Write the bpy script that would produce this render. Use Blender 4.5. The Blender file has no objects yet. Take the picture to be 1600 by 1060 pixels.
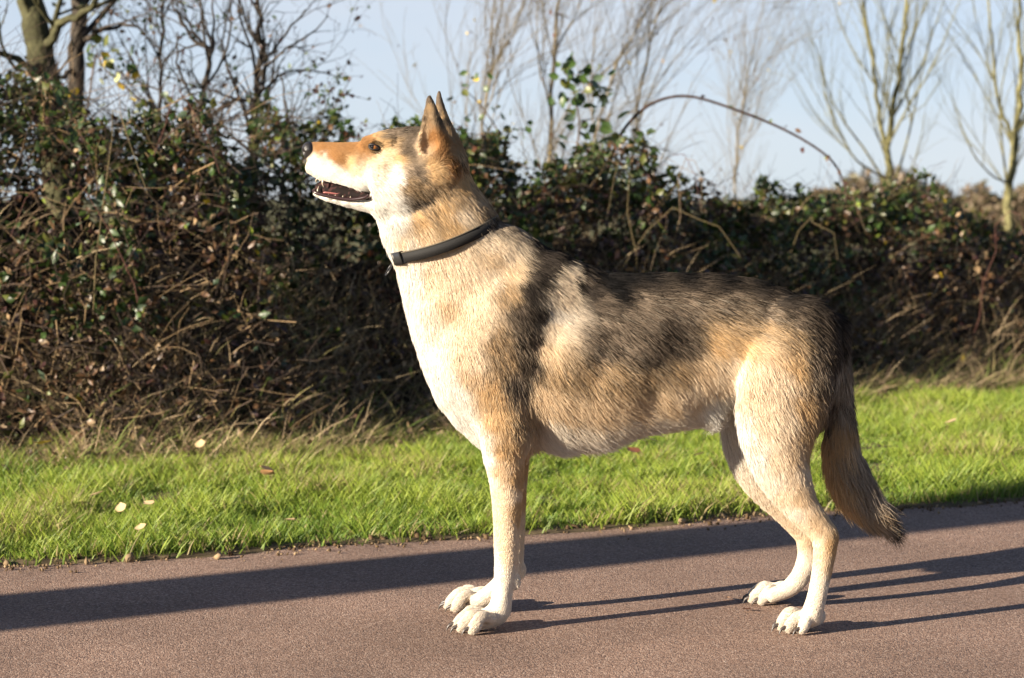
import bpy, math, random
import numpy as np
from mathutils import Vector

sc = bpy.context.scene
col = sc.collection
R = math.radians
rng = np.random.default_rng(7)

# ------------------------------------------------------------------ camera
F, CX, CY, HZ, CAMH = 3555.0, 800.0, 530.0, 310.0, 0.76   # pixels of the 1600x1060 frame
TH = math.atan((CY - HZ) / F)
cam_d = bpy.data.cameras.new('camera')
cam = bpy.data.objects.new('camera', cam_d); col.objects.link(cam)
cam.location = (0, 0, CAMH); cam.rotation_euler = (math.pi / 2 - TH, 0, 0)
cam_d.sensor_width = 36; cam_d.lens = 36 * F / 1600
cam_d.clip_start = 0.05; cam_d.clip_end = 5000
cam_d.dof.use_dof = True; cam_d.dof.focus_distance = 3.97; cam_d.dof.aperture_fstop = 7.1
sc.camera = cam

# ------------------------------------------------------------------ light
SUN_EL, SHADOW_AZ = 16.0, 33.0        # shadows run towards +X, turned towards +Y
world = bpy.data.worlds.new('World'); sc.world = world; world.use_nodes = True
nt = world.node_tree; nt.nodes.clear()
sky = nt.nodes.new('ShaderNodeTexSky'); sky.sky_type = 'NISHITA'; sky.sun_disc = False
sky.sun_elevation = R(SUN_EL)
sky.sun_rotation = R(180 + (90 - SHADOW_AZ))      # clockwise from +Y
sky.air_density = 0.5; sky.dust_density = 0.3; sky.ozone_density = 2.0
bg = nt.nodes.new('ShaderNodeBackground'); bg.inputs['Strength'].default_value = 0.060
wo = nt.nodes.new('ShaderNodeOutputWorld')
# haze veil that thickens towards the horizon, with thin streaks of cloud, the same all round the sky
L_ = nt.links.new
tc = nt.nodes.new('ShaderNodeTexCoord'); mp = nt.nodes.new('ShaderNodeMapping')
mp.inputs['Scale'].default_value = (4, 4, 12); mp.inputs['Location'].default_value = (1.3, .4, .2)
cn = nt.nodes.new('ShaderNodeTexNoise'); cn.inputs['Scale'].default_value = 1.0; cn.inputs['Detail'].default_value = 5
cr = nt.nodes.new('ShaderNodeMapRange'); cr.inputs[1].default_value = .42; cr.inputs[2].default_value = .72; cr.inputs[3].default_value = .0; cr.inputs[4].default_value = .85
sx = nt.nodes.new('ShaderNodeSeparateXYZ'); vr = nt.nodes.new('ShaderNodeMapRange'); vr.interpolation_type = 'SMOOTHSTEP'
vr.inputs[1].default_value = -.02; vr.inputs[2].default_value = .42; vr.inputs[3].default_value = .85; vr.inputs[4].default_value = .06
m1 = nt.nodes.new('ShaderNodeMix'); m1.data_type = 'RGBA'; m1.inputs['B'].default_value = (3.45, 3.80, 4.15, 1)
m2 = nt.nodes.new('ShaderNodeMix'); m2.data_type = 'RGBA'; m2.inputs['B'].default_value = (4.2, 4.25, 4.45, 1)
mu = nt.nodes.new('ShaderNodeMath'); mu.operation = 'MULTIPLY'
L_(tc.outputs['Generated'], mp.inputs['Vector']); L_(mp.outputs[0], cn.inputs['Vector']); L_(cn.outputs[0], cr.inputs[0])
L_(tc.outputs['Generated'], sx.inputs[0]); L_(sx.outputs['Z'], vr.inputs[0])
L_(sky.outputs[0], m1.inputs['A']); L_(vr.outputs[0], m1.inputs['Factor'])
L_(cr.outputs[0], mu.inputs[0]); L_(vr.outputs[0], mu.inputs[1])
L_(m1.outputs['Result'], m2.inputs['A']); L_(mu.outputs[0], m2.inputs['Factor']); L_(m2.outputs['Result'], bg.inputs['Color'])
L_(bg.outputs[0], wo.inputs['Surface'])

sun_d = bpy.data.lights.new('sun', 'SUN'); sun_d.energy = 5.0; sun_d.angle = R(0.53); sun_d.color = (1.0, .87, .70)
sun = bpy.data.objects.new('sun', sun_d); col.objects.link(sun); sun.location = (-8, -5, 6)
ldir = Vector((math.cos(R(SHADOW_AZ)) * math.cos(R(SUN_EL)), math.sin(R(SHADOW_AZ)) * math.cos(R(SUN_EL)), -math.sin(R(SUN_EL))))
sun.rotation_euler = ldir.to_track_quat('-Z', 'Y').to_euler()
vs = sc.view_settings
vs.view_transform = 'Standard'; vs.look = 'None'; vs.exposure = 1.68; vs.gamma = 1.0; vs.use_curve_mapping = False
sc.render.engine = 'CYCLES'
sc.cycles.max_bounces = 6; sc.cycles.diffuse_bounces = 3; sc.cycles.transmission_bounces = 3; sc.cycles.transparent_max_bounces = 4
sc.cycles.use_adaptive_sampling = True

# ------------------------------------------------------------------ pixel helpers
def ray(px, py):
    u = (px - CX) / F; v = (CY - py) / F
    return np.array([u, math.cos(TH) + v * math.sin(TH), -math.sin(TH) + v * math.cos(TH)])
def atY(px, py, Y):
    d = ray(px, py); return np.array([0, 0, CAMH]) + d * (Y / d[1])
def ground(px, py, z=0.0):
    d = ray(px, py); return np.array([0, 0, CAMH]) + d * ((z - CAMH) / d[2])

# ------------------------------------------------------------------ noise
def vnoise(p, seed=0):
    p = np.asarray(p, np.float64); i = np.floor(p).astype(np.int64); f = p - i; f = f * f * (3 - 2 * f)
    def h(ix, iy, iz):
        n = (ix * 374761393 + iy * 668265263 + iz * 2147483647 + seed * 144665) & 0xffffffff
        n = ((n ^ (n >> 13)) * 1274126177) & 0xffffffff
        n = ((n ^ (n >> 16)) * 2246822519) & 0xffffffff
        return ((n ^ (n >> 15)) & 0xffff) / 65535.0
    x, y, z = i[..., 0], i[..., 1], i[..., 2]; fx, fy, fz = f[..., 0], f[..., 1], f[..., 2]
    r = 0
    for a in (0, 1):
        for b in (0, 1):
            for c in (0, 1):
                r = r + h(x + a, y + b, z + c) * (fx if a else 1 - fx) * (fy if b else 1 - fy) * (fz if c else 1 - fz)
    return r
def fbm(p, o=3, seed=0):
    s, a, t = 0, 1, 0
    for k in range(o):
        s = s + a * vnoise(np.asarray(p) * 2 ** k, seed + k); t += a; a *= .5
    return s / t

# ------------------------------------------------------------------ mesh helpers
def mesh_np(name, verts, faces_list, colors=None, smooth=False):
    """faces_list: list of int arrays (n,3) or (n,4)."""
    me = bpy.data.meshes.new(name)
    verts = np.asarray(verts, np.float32)
    faces_list = [np.asarray(f, np.int32) for f in faces_list if len(f)]
    lv = np.concatenate([f.ravel() for f in faces_list]); tot = np.concatenate([np.full(len(f), f.shape[1], np.int32) for f in faces_list])
    st = np.concatenate([[0], np.cumsum(tot)[:-1]]).astype(np.int32)
    me.vertices.add(len(verts)); me.vertices.foreach_set('co', verts.ravel())
    me.loops.add(len(lv)); me.loops.foreach_set('vertex_index', lv)
    me.polygons.add(len(tot)); me.polygons.foreach_set('loop_start', st); me.polygons.foreach_set('loop_total', tot)
    me.update(calc_edges=True)
    if smooth: me.polygons.foreach_set('use_smooth', np.ones(len(tot), bool))
    if colors is not None:
        a = me.attributes.new('Col', 'FLOAT_COLOR', 'POINT')
        c = np.ones((len(verts), 4), np.float32); c[:, :3] = colors; a.data.foreach_set('color', c.ravel())
    return me
def link(name, me, mat, parent=None, **props):
    o = bpy.data.objects.new(name, me); col.objects.link(o)
    if mat is not None and me is not None:
        me.materials.clear(); me.materials.append(mat)
    if parent is not None: o.parent = parent
    for k, v in props.items(): o[k] = v
    return o
def empty(name, label, cat, group=None):
    o = bpy.data.objects.new(name, None); col.objects.link(o); o['label'] = label; o['category'] = cat
    if group: o['group'] = group
    return o

class Acc:
    """collects geometry with colours for ONE mesh"""
    def __init__(s): s.v, s.f, s.c, s.n = [], [], [], 0
    def add(s, v, f, c):
        v = np.asarray(v, np.float32).reshape(-1, 3); s.v.append(v); s.f.append(np.asarray(f, np.int64) + s.n)
        c = np.asarray(c, np.float32); s.c.append(np.broadcast_to(c, (len(v), 3)) if c.ndim == 1 else c.reshape(-1, 3)); s.n += len(v)
    def tube(s, pts, rad, c, sides=5):
        pts = np.asarray(pts, float); n = len(pts); rad = np.broadcast_to(np.asarray(rad, float), (n,))
        t = np.gradient(pts, axis=0); t /= np.linalg.norm(t, axis=1, keepdims=True) + 1e-9
        ref = np.where(np.abs(t[:, 2:3]) < .9, np.array([[0, 0, 1.]]), np.array([[1., 0, 0]]))
        if np.mean(np.abs(t[:, 2])) > .5: ref = np.broadcast_to([1., .3, 0], t.shape)
        a = np.cross(t, ref); a /= np.linalg.norm(a, axis=1, keepdims=True) + 1e-9; b = np.cross(t, a)
        ang = np.arange(sides) * 2 * math.pi / sides
        v = pts[:, None] + rad[:, None, None] * (a[:, None] * np.cos(ang)[None, :, None] + b[:, None] * np.sin(ang)[None, :, None])
        i = np.arange(n - 1)[:, None] * sides; j = np.arange(sides)[None]; k = (j + 1) % sides
        f = np.stack([i + j, i + k, i + sides + k, i + sides + j], -1).reshape(-1, 4)
        c = np.asarray(c, float)
        if c.ndim == 2: c = np.repeat(c, sides, 0)
        s.add(v, f, c)
    def build(s, name, mat, parent=None, smooth=False, **props):
        q = [f for f in s.f if f.shape[-1] == 4]; t = [f for f in s.f if f.shape[-1] == 3]
        fl = ([np.concatenate(q)] if q else []) + ([np.concatenate(t)] if t else [])
        return link(name, mesh_np(name, np.concatenate(s.v), fl, np.concatenate(s.c), smooth), mat, parent, **props)

def strips(base, direc, side, bend, length, width, nseg=3, taper=None):
    """n curved tapering blades -> verts (n,k,3), faces; the last vertex is the tip."""
    n = len(base); v = np.zeros((n, 2 * nseg + 1, 3), np.float32)
    for s in range(nseg + 1):
        t = s / nseg
        c = base + direc * (length * t)[:, None] + bend * (length * t * t)[:, None]
        if s == nseg: v[:, 2 * nseg] = c
        else:
            w = (width * (1 - t * .55))[:, None] * .5
            v[:, 2 * s] = c - side * w; v[:, 2 * s + 1] = c + side * w
    k = 2 * nseg + 1; o = (np.arange(n) * k)[:, None]
    q = [np.stack([o[:, 0] + 2 * s, o[:, 0] + 2 * s + 1, o[:, 0] + 2 * s + 3, o[:, 0] + 2 * s + 2], 1) for s in range(nseg - 1)]
    t3 = np.stack([o[:, 0] + 2 * nseg - 2, o[:, 0] + 2 * nseg - 1, o[:, 0] + 2 * nseg], 1)
    return v.reshape(-1, 3), (np.concatenate(q) if q else np.zeros((0, 4), int)), t3, k

def rand_unit(n):
    v = rng.normal(size=(n, 3)); return v / np.linalg.norm(v, axis=1, keepdims=True)
def norm(v): return v / (np.linalg.norm(v, axis=-1, keepdims=True) + 1e-9)

# ------------------------------------------------------------------ materials
def mat_attr(name, rough=.6, spec=.3, transl=0.0, noise=None, bump=None, bumpscale=60):
    m = bpy.data.materials.new(name); m.use_nodes = True; n = m.node_tree; b = n.nodes['Principled BSDF']; L = n.links.new
    at = n.nodes.new('ShaderNodeAttribute'); at.attribute_name = 'Col'; c = at.outputs['Color']
    if noise:
        tx = n.nodes.new('ShaderNodeTexNoise'); tx.inputs['Scale'].default_value = noise; tx.inputs['Detail'].default_value = 5
        g = n.nodes.new('ShaderNodeTexCoord'); L(g.outputs['Object'], tx.inputs['Vector'])
        mr = n.nodes.new('ShaderNodeMapRange'); mr.inputs[1].default_value = .25; mr.inputs[2].default_value = .75; mr.inputs[3].default_value = .55; mr.inputs[4].default_value = 1.35
        L(tx.outputs[0], mr.inputs[0]); mx = n.nodes.new('ShaderNodeVectorMath'); mx.operation = 'SCALE'
        L(c, mx.inputs[0]); L(mr.outputs[0], mx.inputs['Scale']); c = mx.outputs[0]
        if bump:
            bp = n.nodes.new('ShaderNodeBump'); bp.inputs['Distance'].default_value = bump; L(tx.outputs[0], bp.inputs['Height']); L(bp.outputs[0], b.inputs['Normal'])
    L(c, b.inputs['Base Color']); b.inputs['Roughness'].default_value = rough; b.inputs['Specular IOR Level'].default_value = spec
    if transl:
        tr = n.nodes.new('ShaderNodeBsdfTranslucent'); L(c, tr.inputs['Color']); ms = n.nodes.new('ShaderNodeMixShader'); ms.inputs[0].default_value = transl
        L(b.outputs[0], ms.inputs[1]); L(tr.outputs[0], ms.inputs[2]); L(ms.outputs[0], n.nodes['Material Output'].inputs['Surface'])
    return m
def mat_plain(name, c, rough=.5, spec=.5, noise=None, amt=.3, bump=0):
    m = bpy.data.materials.new(name); m.use_nodes = True; n = m.node_tree; b = n.nodes['Principled BSDF']
    b.inputs['Base Color'].default_value = (*c, 1); b.inputs['Roughness'].default_value = rough; b.inputs['Specular IOR Level'].default_value = spec
    if noise:
        g = n.nodes.new('ShaderNodeTexCoord'); tx = n.nodes.new('ShaderNodeTexNoise'); tx.inputs['Scale'].default_value = noise; tx.inputs['Detail'].default_value = 4
        n.links.new(g.outputs['Object'], tx.inputs['Vector'])
        r = n.nodes.new('ShaderNodeValToRGB'); r.color_ramp.elements[0].position = .3; r.color_ramp.elements[1].position = .7
        r.color_ramp.elements[0].color = (*[x * (1 - amt) for x in c], 1); r.color_ramp.elements[1].color = (*[min(1, x * (1 + amt)) for x in c], 1)
        n.links.new(tx.outputs[0], r.inputs[0]); n.links.new(r.outputs[0], b.inputs['Base Color'])
        if bump:
            bp = n.nodes.new('ShaderNodeBump'); bp.inputs['Distance'].default_value = bump; n.links.new(tx.outputs[0], bp.inputs['Height']); n.links.new(bp.outputs[0], b.inputs['Normal'])
    return m
M_fur = mat_attr('fur', .65, .08, .38)
M_skin = mat_attr('coat', .8, .1)
M_grass = mat_attr('grass_blade', .5, .3, .4)
M_leaf = mat_attr('leaf', .42, .45, .22)
M_dry = mat_attr('dry_stem', .7, .2, .1)
M_bark = mat_attr('bark', .85, .15, 0, 35, .01)
M_litter = mat_attr('litter', .8, .1)

# =================================================================== GROUND, PATH, VERGE
E0 = ground(0, 886); E1 = ground(1600, 779)
ed = norm((E1 - E0)[:2]); en = np.array([-ed[1], ed[0]])             # along the path edge, and away from the camera
def ST(s, t): return np.stack([E0[0] + ed[0] * s + en[0] * t, E0[1] + ed[1] * s + en[1] * t], -1)
def toST(xy): d = np.asarray(xy)[..., :2] - E0[:2]; return d @ ed, d @ en
def vz(s, t):                                                        # height of the verge soil
    p = np.stack([s * 1.3, t * 1.3, 0 * s], -1)
    return .006 + .02 * np.clip(t / 2.5, 0, 1) + .05 * (fbm(p, 2, 5) - .5) * np.clip(t / .6, 0, 1)

m = bpy.data.materials.new('red_asphalt'); m.use_nodes = True; n = m.node_tree; b = n.nodes['Principled BSDF']; LK = n.links.new
tc_ = n.nodes.new('ShaderNodeTexCoord')
vo = n.nodes.new('ShaderNodeTexVoronoi'); vo.inputs['Scale'].default_value = 300; LK(tc_.outputs['Object'], vo.inputs['Vector'])
v2 = n.nodes.new('ShaderNodeTexVoronoi'); v2.inputs['Scale'].default_value = 480; LK(tc_.outputs['Object'], v2.inputs['Vector'])
nz = n.nodes.new('ShaderNodeTexNoise'); nz.inputs['Scale'].default_value = 2.2; nz.inputs['Detail'].default_value = 6; LK(tc_.outputs['Object'], nz.inputs['Vector'])
sp = n.nodes.new('ShaderNodeSeparateColor'); LK(vo.outputs['Color'], sp.inputs[0])
rp = n.nodes.new('ShaderNodeValToRGB'); e = rp.color_ramp.elements
e[0].position = 0; e[0].color = (.085, .058, .048, 1); e[1].position = 1; e[1].color = (.33, .25, .20, 1)
for ps, c_ in ((.25, (.165, .104, .076)), (.6, (.215, .138, .10)), (.86, (.26, .18, .138))): q = e.new(ps); q.color = (*c_, 1)
LK(sp.outputs[0], rp.inputs[0])
mr = n.nodes.new('ShaderNodeMapRange'); mr.inputs[1].default_value = .3; mr.inputs[2].default_value = .7; mr.inputs[3].default_value = .90; mr.inputs[4].default_value = 1.36; LK(nz.outputs[0], mr.inputs[0])
sc_ = n.nodes.new('ShaderNodeVectorMath'); sc_.operation = 'SCALE'; LK(rp.outputs[0], sc_.inputs[0]); LK(mr.outputs[0], sc_.inputs['Scale']); LK(sc_.outputs[0], b.inputs['Base Color'])
ad = n.nodes.new('ShaderNodeMath'); ad.operation = 'ADD'; LK(vo.outputs['Distance'], ad.inputs[0]); LK(v2.outputs['Distance'], ad.inputs[1])
bp = n.nodes.new('ShaderNodeBump'); bp.inputs['Distance'].default_value = .0022; bp.inputs['Strength'].default_value = .75; bp.invert = True; LK(ad.outputs[0], bp.inputs['Height']); LK(bp.outputs[0], b.inputs['Normal'])
b.inputs['Roughness'].default_value = .85; b.inputs['Specular IOR Level'].default_value = .25
M_path = m
q = ST(np.array([-12., 22, 22, -12]), np.array([-3.2, -3.2, .25, .25]))
link('path', mesh_np('path', np.c_[q, np.zeros(4)], [np.array([[0, 1, 2, 3]])]), M_path, kind='structure')
M_field = mat_plain('far_field', (.11, .105, .05), .9, .1, .35, .35)
link('ground', mesh_np('ground', [(-1500, -300, -.03), (1500, -300, -.03), (1500, 3000, -.03), (-1500, 3000, -.03)], [np.array([[0, 1, 2, 3]])]), M_field, kind='structure')
# the verge soil, with a ragged front edge lying on the path
ns, ntt = 320, 90
ss = np.linspace(-5, 12, ns); tq = np.concatenate([[0], np.linspace(.02, 7.5, ntt - 1)])
SS, TT = np.meshgrid(ss, tq, indexing='ij')
edge = -.035 + .20 * (fbm(np.stack([ss * 3.2, 0 * ss, 0 * ss], -1), 4, 3) - .5)
T2 = TT + edge[:, None] * np.clip(1 - TT / .5, 0, 1)
Zv = vz(SS, TT) + .02 * (fbm(np.stack([SS * 9, TT * 9, 0 * SS], -1), 2, 8) - .5) * np.clip(TT / .3, 0, 1)
Zv[:, 0] = -.006; xy = ST(SS, T2)
ii = np.arange((ns - 1))[:, None] * ntt + np.arange(ntt - 1)[None]
M_soil = mat_plain('verge_soil', (.095, .072, .042), .95, .1, 14, .5, .01)
link('verge', mesh_np('verge', np.c_[xy.reshape(-1, 2), Zv.ravel()], [np.stack([ii, ii + ntt, ii + ntt + 1, ii + 1], -1).reshape(-1, 4)], None, True), M_soil, kind='structure')

# hedge foot in (s, t)
hf = np.array([ground(px, py) for px, py in ((-250, 745), (0, 738), (300, 724), (650, 692), (1000, 660), (1350, 624), (1600, 602), (1900, 585), (2600, 560))])
hs, ht = toST(hf); o_ = np.argsort(hs); hs, ht = hs[o_], ht[o_]
def foot_t(s): return np.interp(s, hs, ht) + .18 * (fbm(np.stack([s * 1.7, 0 * s, 0 * s], -1), 2, 13) - .5)

def proj(P):
    d = P - np.array([0, 0, CAMH]); fw = d[:, 1] * math.cos(TH) - d[:, 2] * math.sin(TH); up = d[:, 1] * math.sin(TH) + d[:, 2] * math.cos(TH)
    return CX + F * d[:, 0] / fw, CY - F * up / fw

# ------------------------------------------------------------------ grass blades
def grass_field(N):
    s = rng.uniform(-2.2, 8.5, N * 4); t = rng.uniform(-.06, 3.9, N * 4)
    d = np.clip(1.25 - t * .22, .35, 1.2); k = rng.random(len(s)) < d / 1.2
    s, t = s[k], t[k]; ft = foot_t(s)
    lim = ft + rng.normal(size=len(s)) * .12
    k = (t < lim) & (t > .012 + .13 * (fbm(np.stack([s * 3.2, 0 * s, 0 * s], -1), 4, 3) - .5) + .03 * rng.normal(size=len(s))); s, t, ft = s[k], t[k], ft[k]
    xy = ST(s, t); P = np.c_[xy, vz(s, t)]
    px, py = proj(P); k = (px > -500) & (rng.random(len(px)) < np.where((px > -120) & (px < 1720), 1, .45)); s, t, ft, P = s[k], t[k], ft[k], P[k]
    return s[:N], t[:N], ft[:N], P[:N]
gs, gt, gft, GP = grass_field(340000)
NG = len(GP)
cl = fbm(np.stack([gs * 7, gt * 7, 0 * gs], -1), 3, 21); cl2 = fbm(np.stack([gs * 1.6, gt * 1.6, 0 * gs], -1), 2, 31)
dfoot = gft - gt
h = (.020 + .042 * rng.random(NG) ** 1.5) * np.clip(-.25 + 2.4 * cl, .25, 2); h *= 1 + .45 * np.exp(-(dfoot / .25) ** 2) * (cl2 + .3) + .35 * np.exp(-(gt / .06) ** 2)
az = rng.uniform(0, 2 * math.pi, NG); tilt = np.abs(rng.normal(size=NG)) * .30 + .05
tdir = np.stack([np.cos(az), np.sin(az), 0 * az], 1)
windy = norm(np.stack([fbm(GP * 5, 2, 51) - .5, fbm(GP * 5, 2, 52) - .5, 0 * gs], 1) + 1e-4) * .35
D0 = norm(tdir * tilt[:, None] + windy * .15 + np.array([0, 0, 1.]))
sd = norm(np.cross(D0, np.stack([np.cos(az + 1.2), np.sin(az + 1.2), 0 * az], 1)))
bend = tdir * (.10 + .40 * rng.random(NG) ** 2)[:, None] + np.array([0, 0, -.10])
gv, gq, g3, kk = strips(GP - np.array([0, 0, .004]), D0, sd, bend, h, .0020 + .0020 * rng.random(NG), 2)
g1 = np.array([.095, .17, .02]); g2 = np.array([.30, .36, .052]); g3c = np.array([.30, .24, .11])
mixf = np.clip(cl2 * .9 + cl * 1.1 - .6 + rng.normal(size=NG) * .34, 0, 1)
gc = g1 * (1 - mixf[:, None]) + g2 * mixf[:, None]
dry = rng.random(NG) < .05 + .6 * np.exp(-(dfoot / .30) ** 2) + .20 * np.exp(-(gt / .03) ** 2) + .25 * (cl2 > .66) * (cl > .5)
gc[dry] = g3c * (.6 + .7 * rng.random((dry.sum(), 1)))
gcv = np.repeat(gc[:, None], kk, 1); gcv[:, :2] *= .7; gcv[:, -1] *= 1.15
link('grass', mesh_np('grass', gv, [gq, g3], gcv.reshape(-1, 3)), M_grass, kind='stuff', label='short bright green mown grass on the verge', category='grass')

# ------------------------------------------------------------------ crumbs of soil and leaf bits along the path edge
NL = 2600
s = rng.uniform(-1.6, 5.6, NL); t = -np.abs(rng.normal(size=NL)) * .06 + .02; xy = ST(s, t); sz = rng.uniform(.002, .007, NL) * (1 + (rng.random(NL) < .06) * 1.6)
c = np.c_[xy, sz * .35 + .001]; a1 = rand_unit(NL); a2 = norm(np.cross(a1, rand_unit(NL))); a3 = np.cross(a1, a2)
vv = np.stack([c + a1 * sz[:, None], c - a1 * sz[:, None], c + a2 * (sz * .7)[:, None], c - a2 * (sz * .7)[:, None], c + a3 * (sz * .4)[:, None], c - a3 * (sz * .4)[:, None]], 1)
o = (np.arange(NL) * 6)[:, None, None]; ft_ = np.array([[0, 2, 4], [2, 1, 4], [1, 3, 4], [3, 0, 4], [2, 0, 5], [1, 2, 5], [3, 1, 5], [0, 3, 5]])[None]
cc_ = np.where(rng.random((NL, 1)) < .5, np.array([[.10, .065, .035]]), np.array([[.24, .17, .10]])) * rng.uniform(.5, 1.3, (NL, 1))
link('debris', mesh_np('debris', vv.reshape(-1, 3), [(o + ft_).reshape(-1, 3)], np.repeat(cc_, 6, 0)), M_litter, kind='stuff', label='brown soil crumbs and leaf bits along the path edge', category='debris')

# =================================================================== DOG
YM = 4.05                                  # the dog's mid plane
PXM = F / YM                               # pixels per metre there (about)
def D2(px, py):                            # photo pixel -> (x, z) on the dog's mid plane
    p = atY(px, py, YM); return np.array([p[0], p[2]])
def idw(xz, ctrl, power=3.0):
    """inverse distance weighting; ctrl rows: px, py, values..."""
    ctrl = np.asarray(ctrl, float); pos = np.array([D2(a, b) for a, b in ctrl[:, :2]]); val = ctrl[:, 2:]
    out = np.zeros((len(xz), val.shape[1])); 
    for s in range(0, len(xz), 40000):
        q = xz[s:s + 40000]; d2 = ((q[:, None] - pos[None]) ** 2).sum(-1) + 2e-5
        w = d2 ** (-power / 2); out[s:s + 40000] = (w @ val) / w.sum(1, keepdims=True)
    return out

VX = 0.0034
lo = np.array([D2(455, 500)[0], -0.20, -0.012]); hi = np.array([D2(1425, 500)[0], 0.21, D2(600, 128)[1]])
NX, NY, NZ = (np.ceil((hi - lo) / VX).astype(int) + 1)
gx = (lo[0] + VX * np.arange(NX)).astype(np.float32); gy = (lo[1] + VX * np.arange(NY)).astype(np.float32); gz = (lo[2] + VX * np.arange(NZ)).astype(np.float32)
SDF = np.full((NX, NY, NZ), 1.0, np.float32)

def box_of(pmin, pmax):
    a = np.clip(np.floor((np.asarray(pmin) - lo) / VX).astype(int), 0, [NX - 1, NY - 1, NZ - 1])
    b = np.clip(np.ceil((np.asarray(pmax) - lo) / VX).astype(int) + 1, 1, [NX, NY, NZ])
    return tuple(slice(i, max(j, i + 1)) for i, j in zip(a, b))
def smin(a, b, k):
    h = np.clip(.5 + .5 * (b - a) / k, 0, 1); return b + (a - b) * h - k * h * (1 - h)
def combine(bx, d, k, sub):
    if sub: SDF[bx] = -smin(-SDF[bx], d, k)
    else: SDF[bx] = smin(SDF[bx], d, k)
def catmull(P, n):
    P = np.asarray(P, float); Q = np.vstack([2 * P[0] - P[1], P, 2 * P[-1] - P[-2]]); out = []
    for i in range(1, len(Q) - 2):
        for t in np.arange(n) / n:
            p0, p1, p2, p3 = Q[i - 1:i + 3]
            out.append(.5 * (2 * p1 + (p2 - p0) * t + (2 * p0 - 5 * p1 + 4 * p2 - p3) * t * t + (3 * p1 - p0 - 3 * p2 + p3) * t ** 3))
    out.append(P[-1]); return np.array(out)
def chain_w(pts, k=.01, sub=False, n=5):
    """pts rows x, y(rel. to mid plane), z, in-plane radius, lateral radius (metres)"""
    P = catmull(pts, n) if len(pts) > 2 else np.asarray(pts, float)
    P[:, 3:] = np.maximum(P[:, 3:], 5e-4)
    mar = P[:, 3:].max() + 2 * k + .012
    bx = box_of(P[:, :3].min(0) - mar, P[:, :3].max(0) + mar)
    off = [s.start for s in bx]; T = np.full([s.stop - s.start for s in bx], 1.0, np.float32)
    for A, B in zip(P[:-1], P[1:]):
        m = max(A[3:].max(), B[3:].max()) + 2 * k + .012
        b = box_of(np.minimum(A[:3], B[:3]) - m, np.maximum(A[:3], B[:3]) + m)
        X = gx[b[0]][:, None, None]; Y = gy[b[1]][None, :, None]; Z = gz[b[2]][None, None, :]
        ab = B[[0, 2]] - A[[0, 2]]; l2 = (ab ** 2).sum()
        if l2 > 1e-10: t = np.clip(((X - A[0]) * ab[0] + (Z - A[2]) * ab[1]) / l2, 0, 1)
        else: t = np.clip((Y - A[1]) / (B[1] - A[1] + 1e-9), 0, 1) + 0 * X + 0 * Z
        dx = X - (A[0] + ab[0] * t); dz = Z - (A[2] + ab[1] * t); d = dx * dx + dz * dz
        y = Y - (A[1] + (B[1] - A[1]) * t); a = A[3] + (B[3] - A[3]) * t; w = A[4] + (B[4] - A[4]) * t
        k0 = np.sqrt(d / a ** 2 + (y / w) ** 2) + 1e-6; k1 = np.sqrt(d / a ** 4 + y * y / w ** 4) + 1e-6
        s = (k0 * (k0 - 1) / k1).astype(np.float32)
        lb = tuple(slice(q.start - o, q.stop - o) for q, o in zip(b, off))
        T[lb] = np.minimum(T[lb], s)
    combine(bx, T, k, sub)
def chain(rows, k=.01, sub=False, n=5, yscale=1.0):
    """rows: px, py, y offset, in-plane radius px, lateral radius m   (pixels measured at that depth)"""
    out = []
    for px, py, y, a, b in rows:
        p = atY(px, py, YM + y); out.append([p[0], y, p[2], a * (YM + y) / F, b])
    chain_w(np.array(out), k, sub, n)
def poly_sdf(poly, XX, ZZ):
    P = np.array([D2(*q) for q in poly]); d = np.full(XX.shape, 1e9); s = np.ones(XX.shape)
    for i in range(len(P)):
        a = P[i]; b = P[i - 1]; e = b - a; wx = XX - a[0]; wz = ZZ - a[1]
        t = np.clip((wx * e[0] + wz * e[1]) / (e @ e), 0, 1)
        d = np.minimum(d, (wx - e[0] * t) ** 2 + (wz - e[1] * t) ** 2)
        c1 = ZZ >= a[1]; c2 = ZZ < b[1]; c3 = e[0] * wz > e[1] * wx
        s = np.where((c1 & c2 & c3) | (~c1 & ~c2 & ~c3), -s, s)
    return s * np.sqrt(d)
def inflate(poly, wctrl, k, smooth=0):
    """poly traced in the side view; wctrl rows px, py, half width, rounding radius"""
    P = np.array([D2(*q) for q in poly]); m = .05
    bx = box_of([P[:, 0].min() - m, lo[1], P[:, 1].min() - m], [P[:, 0].max() + m, hi[1], P[:, 1].max() + m])
    XX, ZZ = np.meshgrid(gx[bx[0]], gz[bx[2]], indexing='ij')
    s = poly_sdf(poly, XX, ZZ)
    for _ in range(smooth):
        q = np.pad(s, 1, 'edge'); s = (q[1:-1, 1:-1] * 2 + q[2:, 1:-1] + q[:-2, 1:-1] + q[1:-1, 2:] + q[1:-1, :-2]) / 6
    wr = idw(np.stack([XX.ravel(), ZZ.ravel()], 1), wctrl, 2.5).reshape(*XX.shape, 2)
    W = wr[..., 0].astype(np.float32)[:, None]; RR = wr[..., 1].astype(np.float32)[:, None]; S = s.astype(np.float32)[:, None]
    Y = gy[bx[1]][None, :, None]
    q = np.sqrt((Y / W) ** 2 + np.maximum(0, 1 + S / RR) ** 2)
    combine(bx, ((q - 1) * np.minimum(W, RR) * .9).astype(np.float32), k, False)

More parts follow.
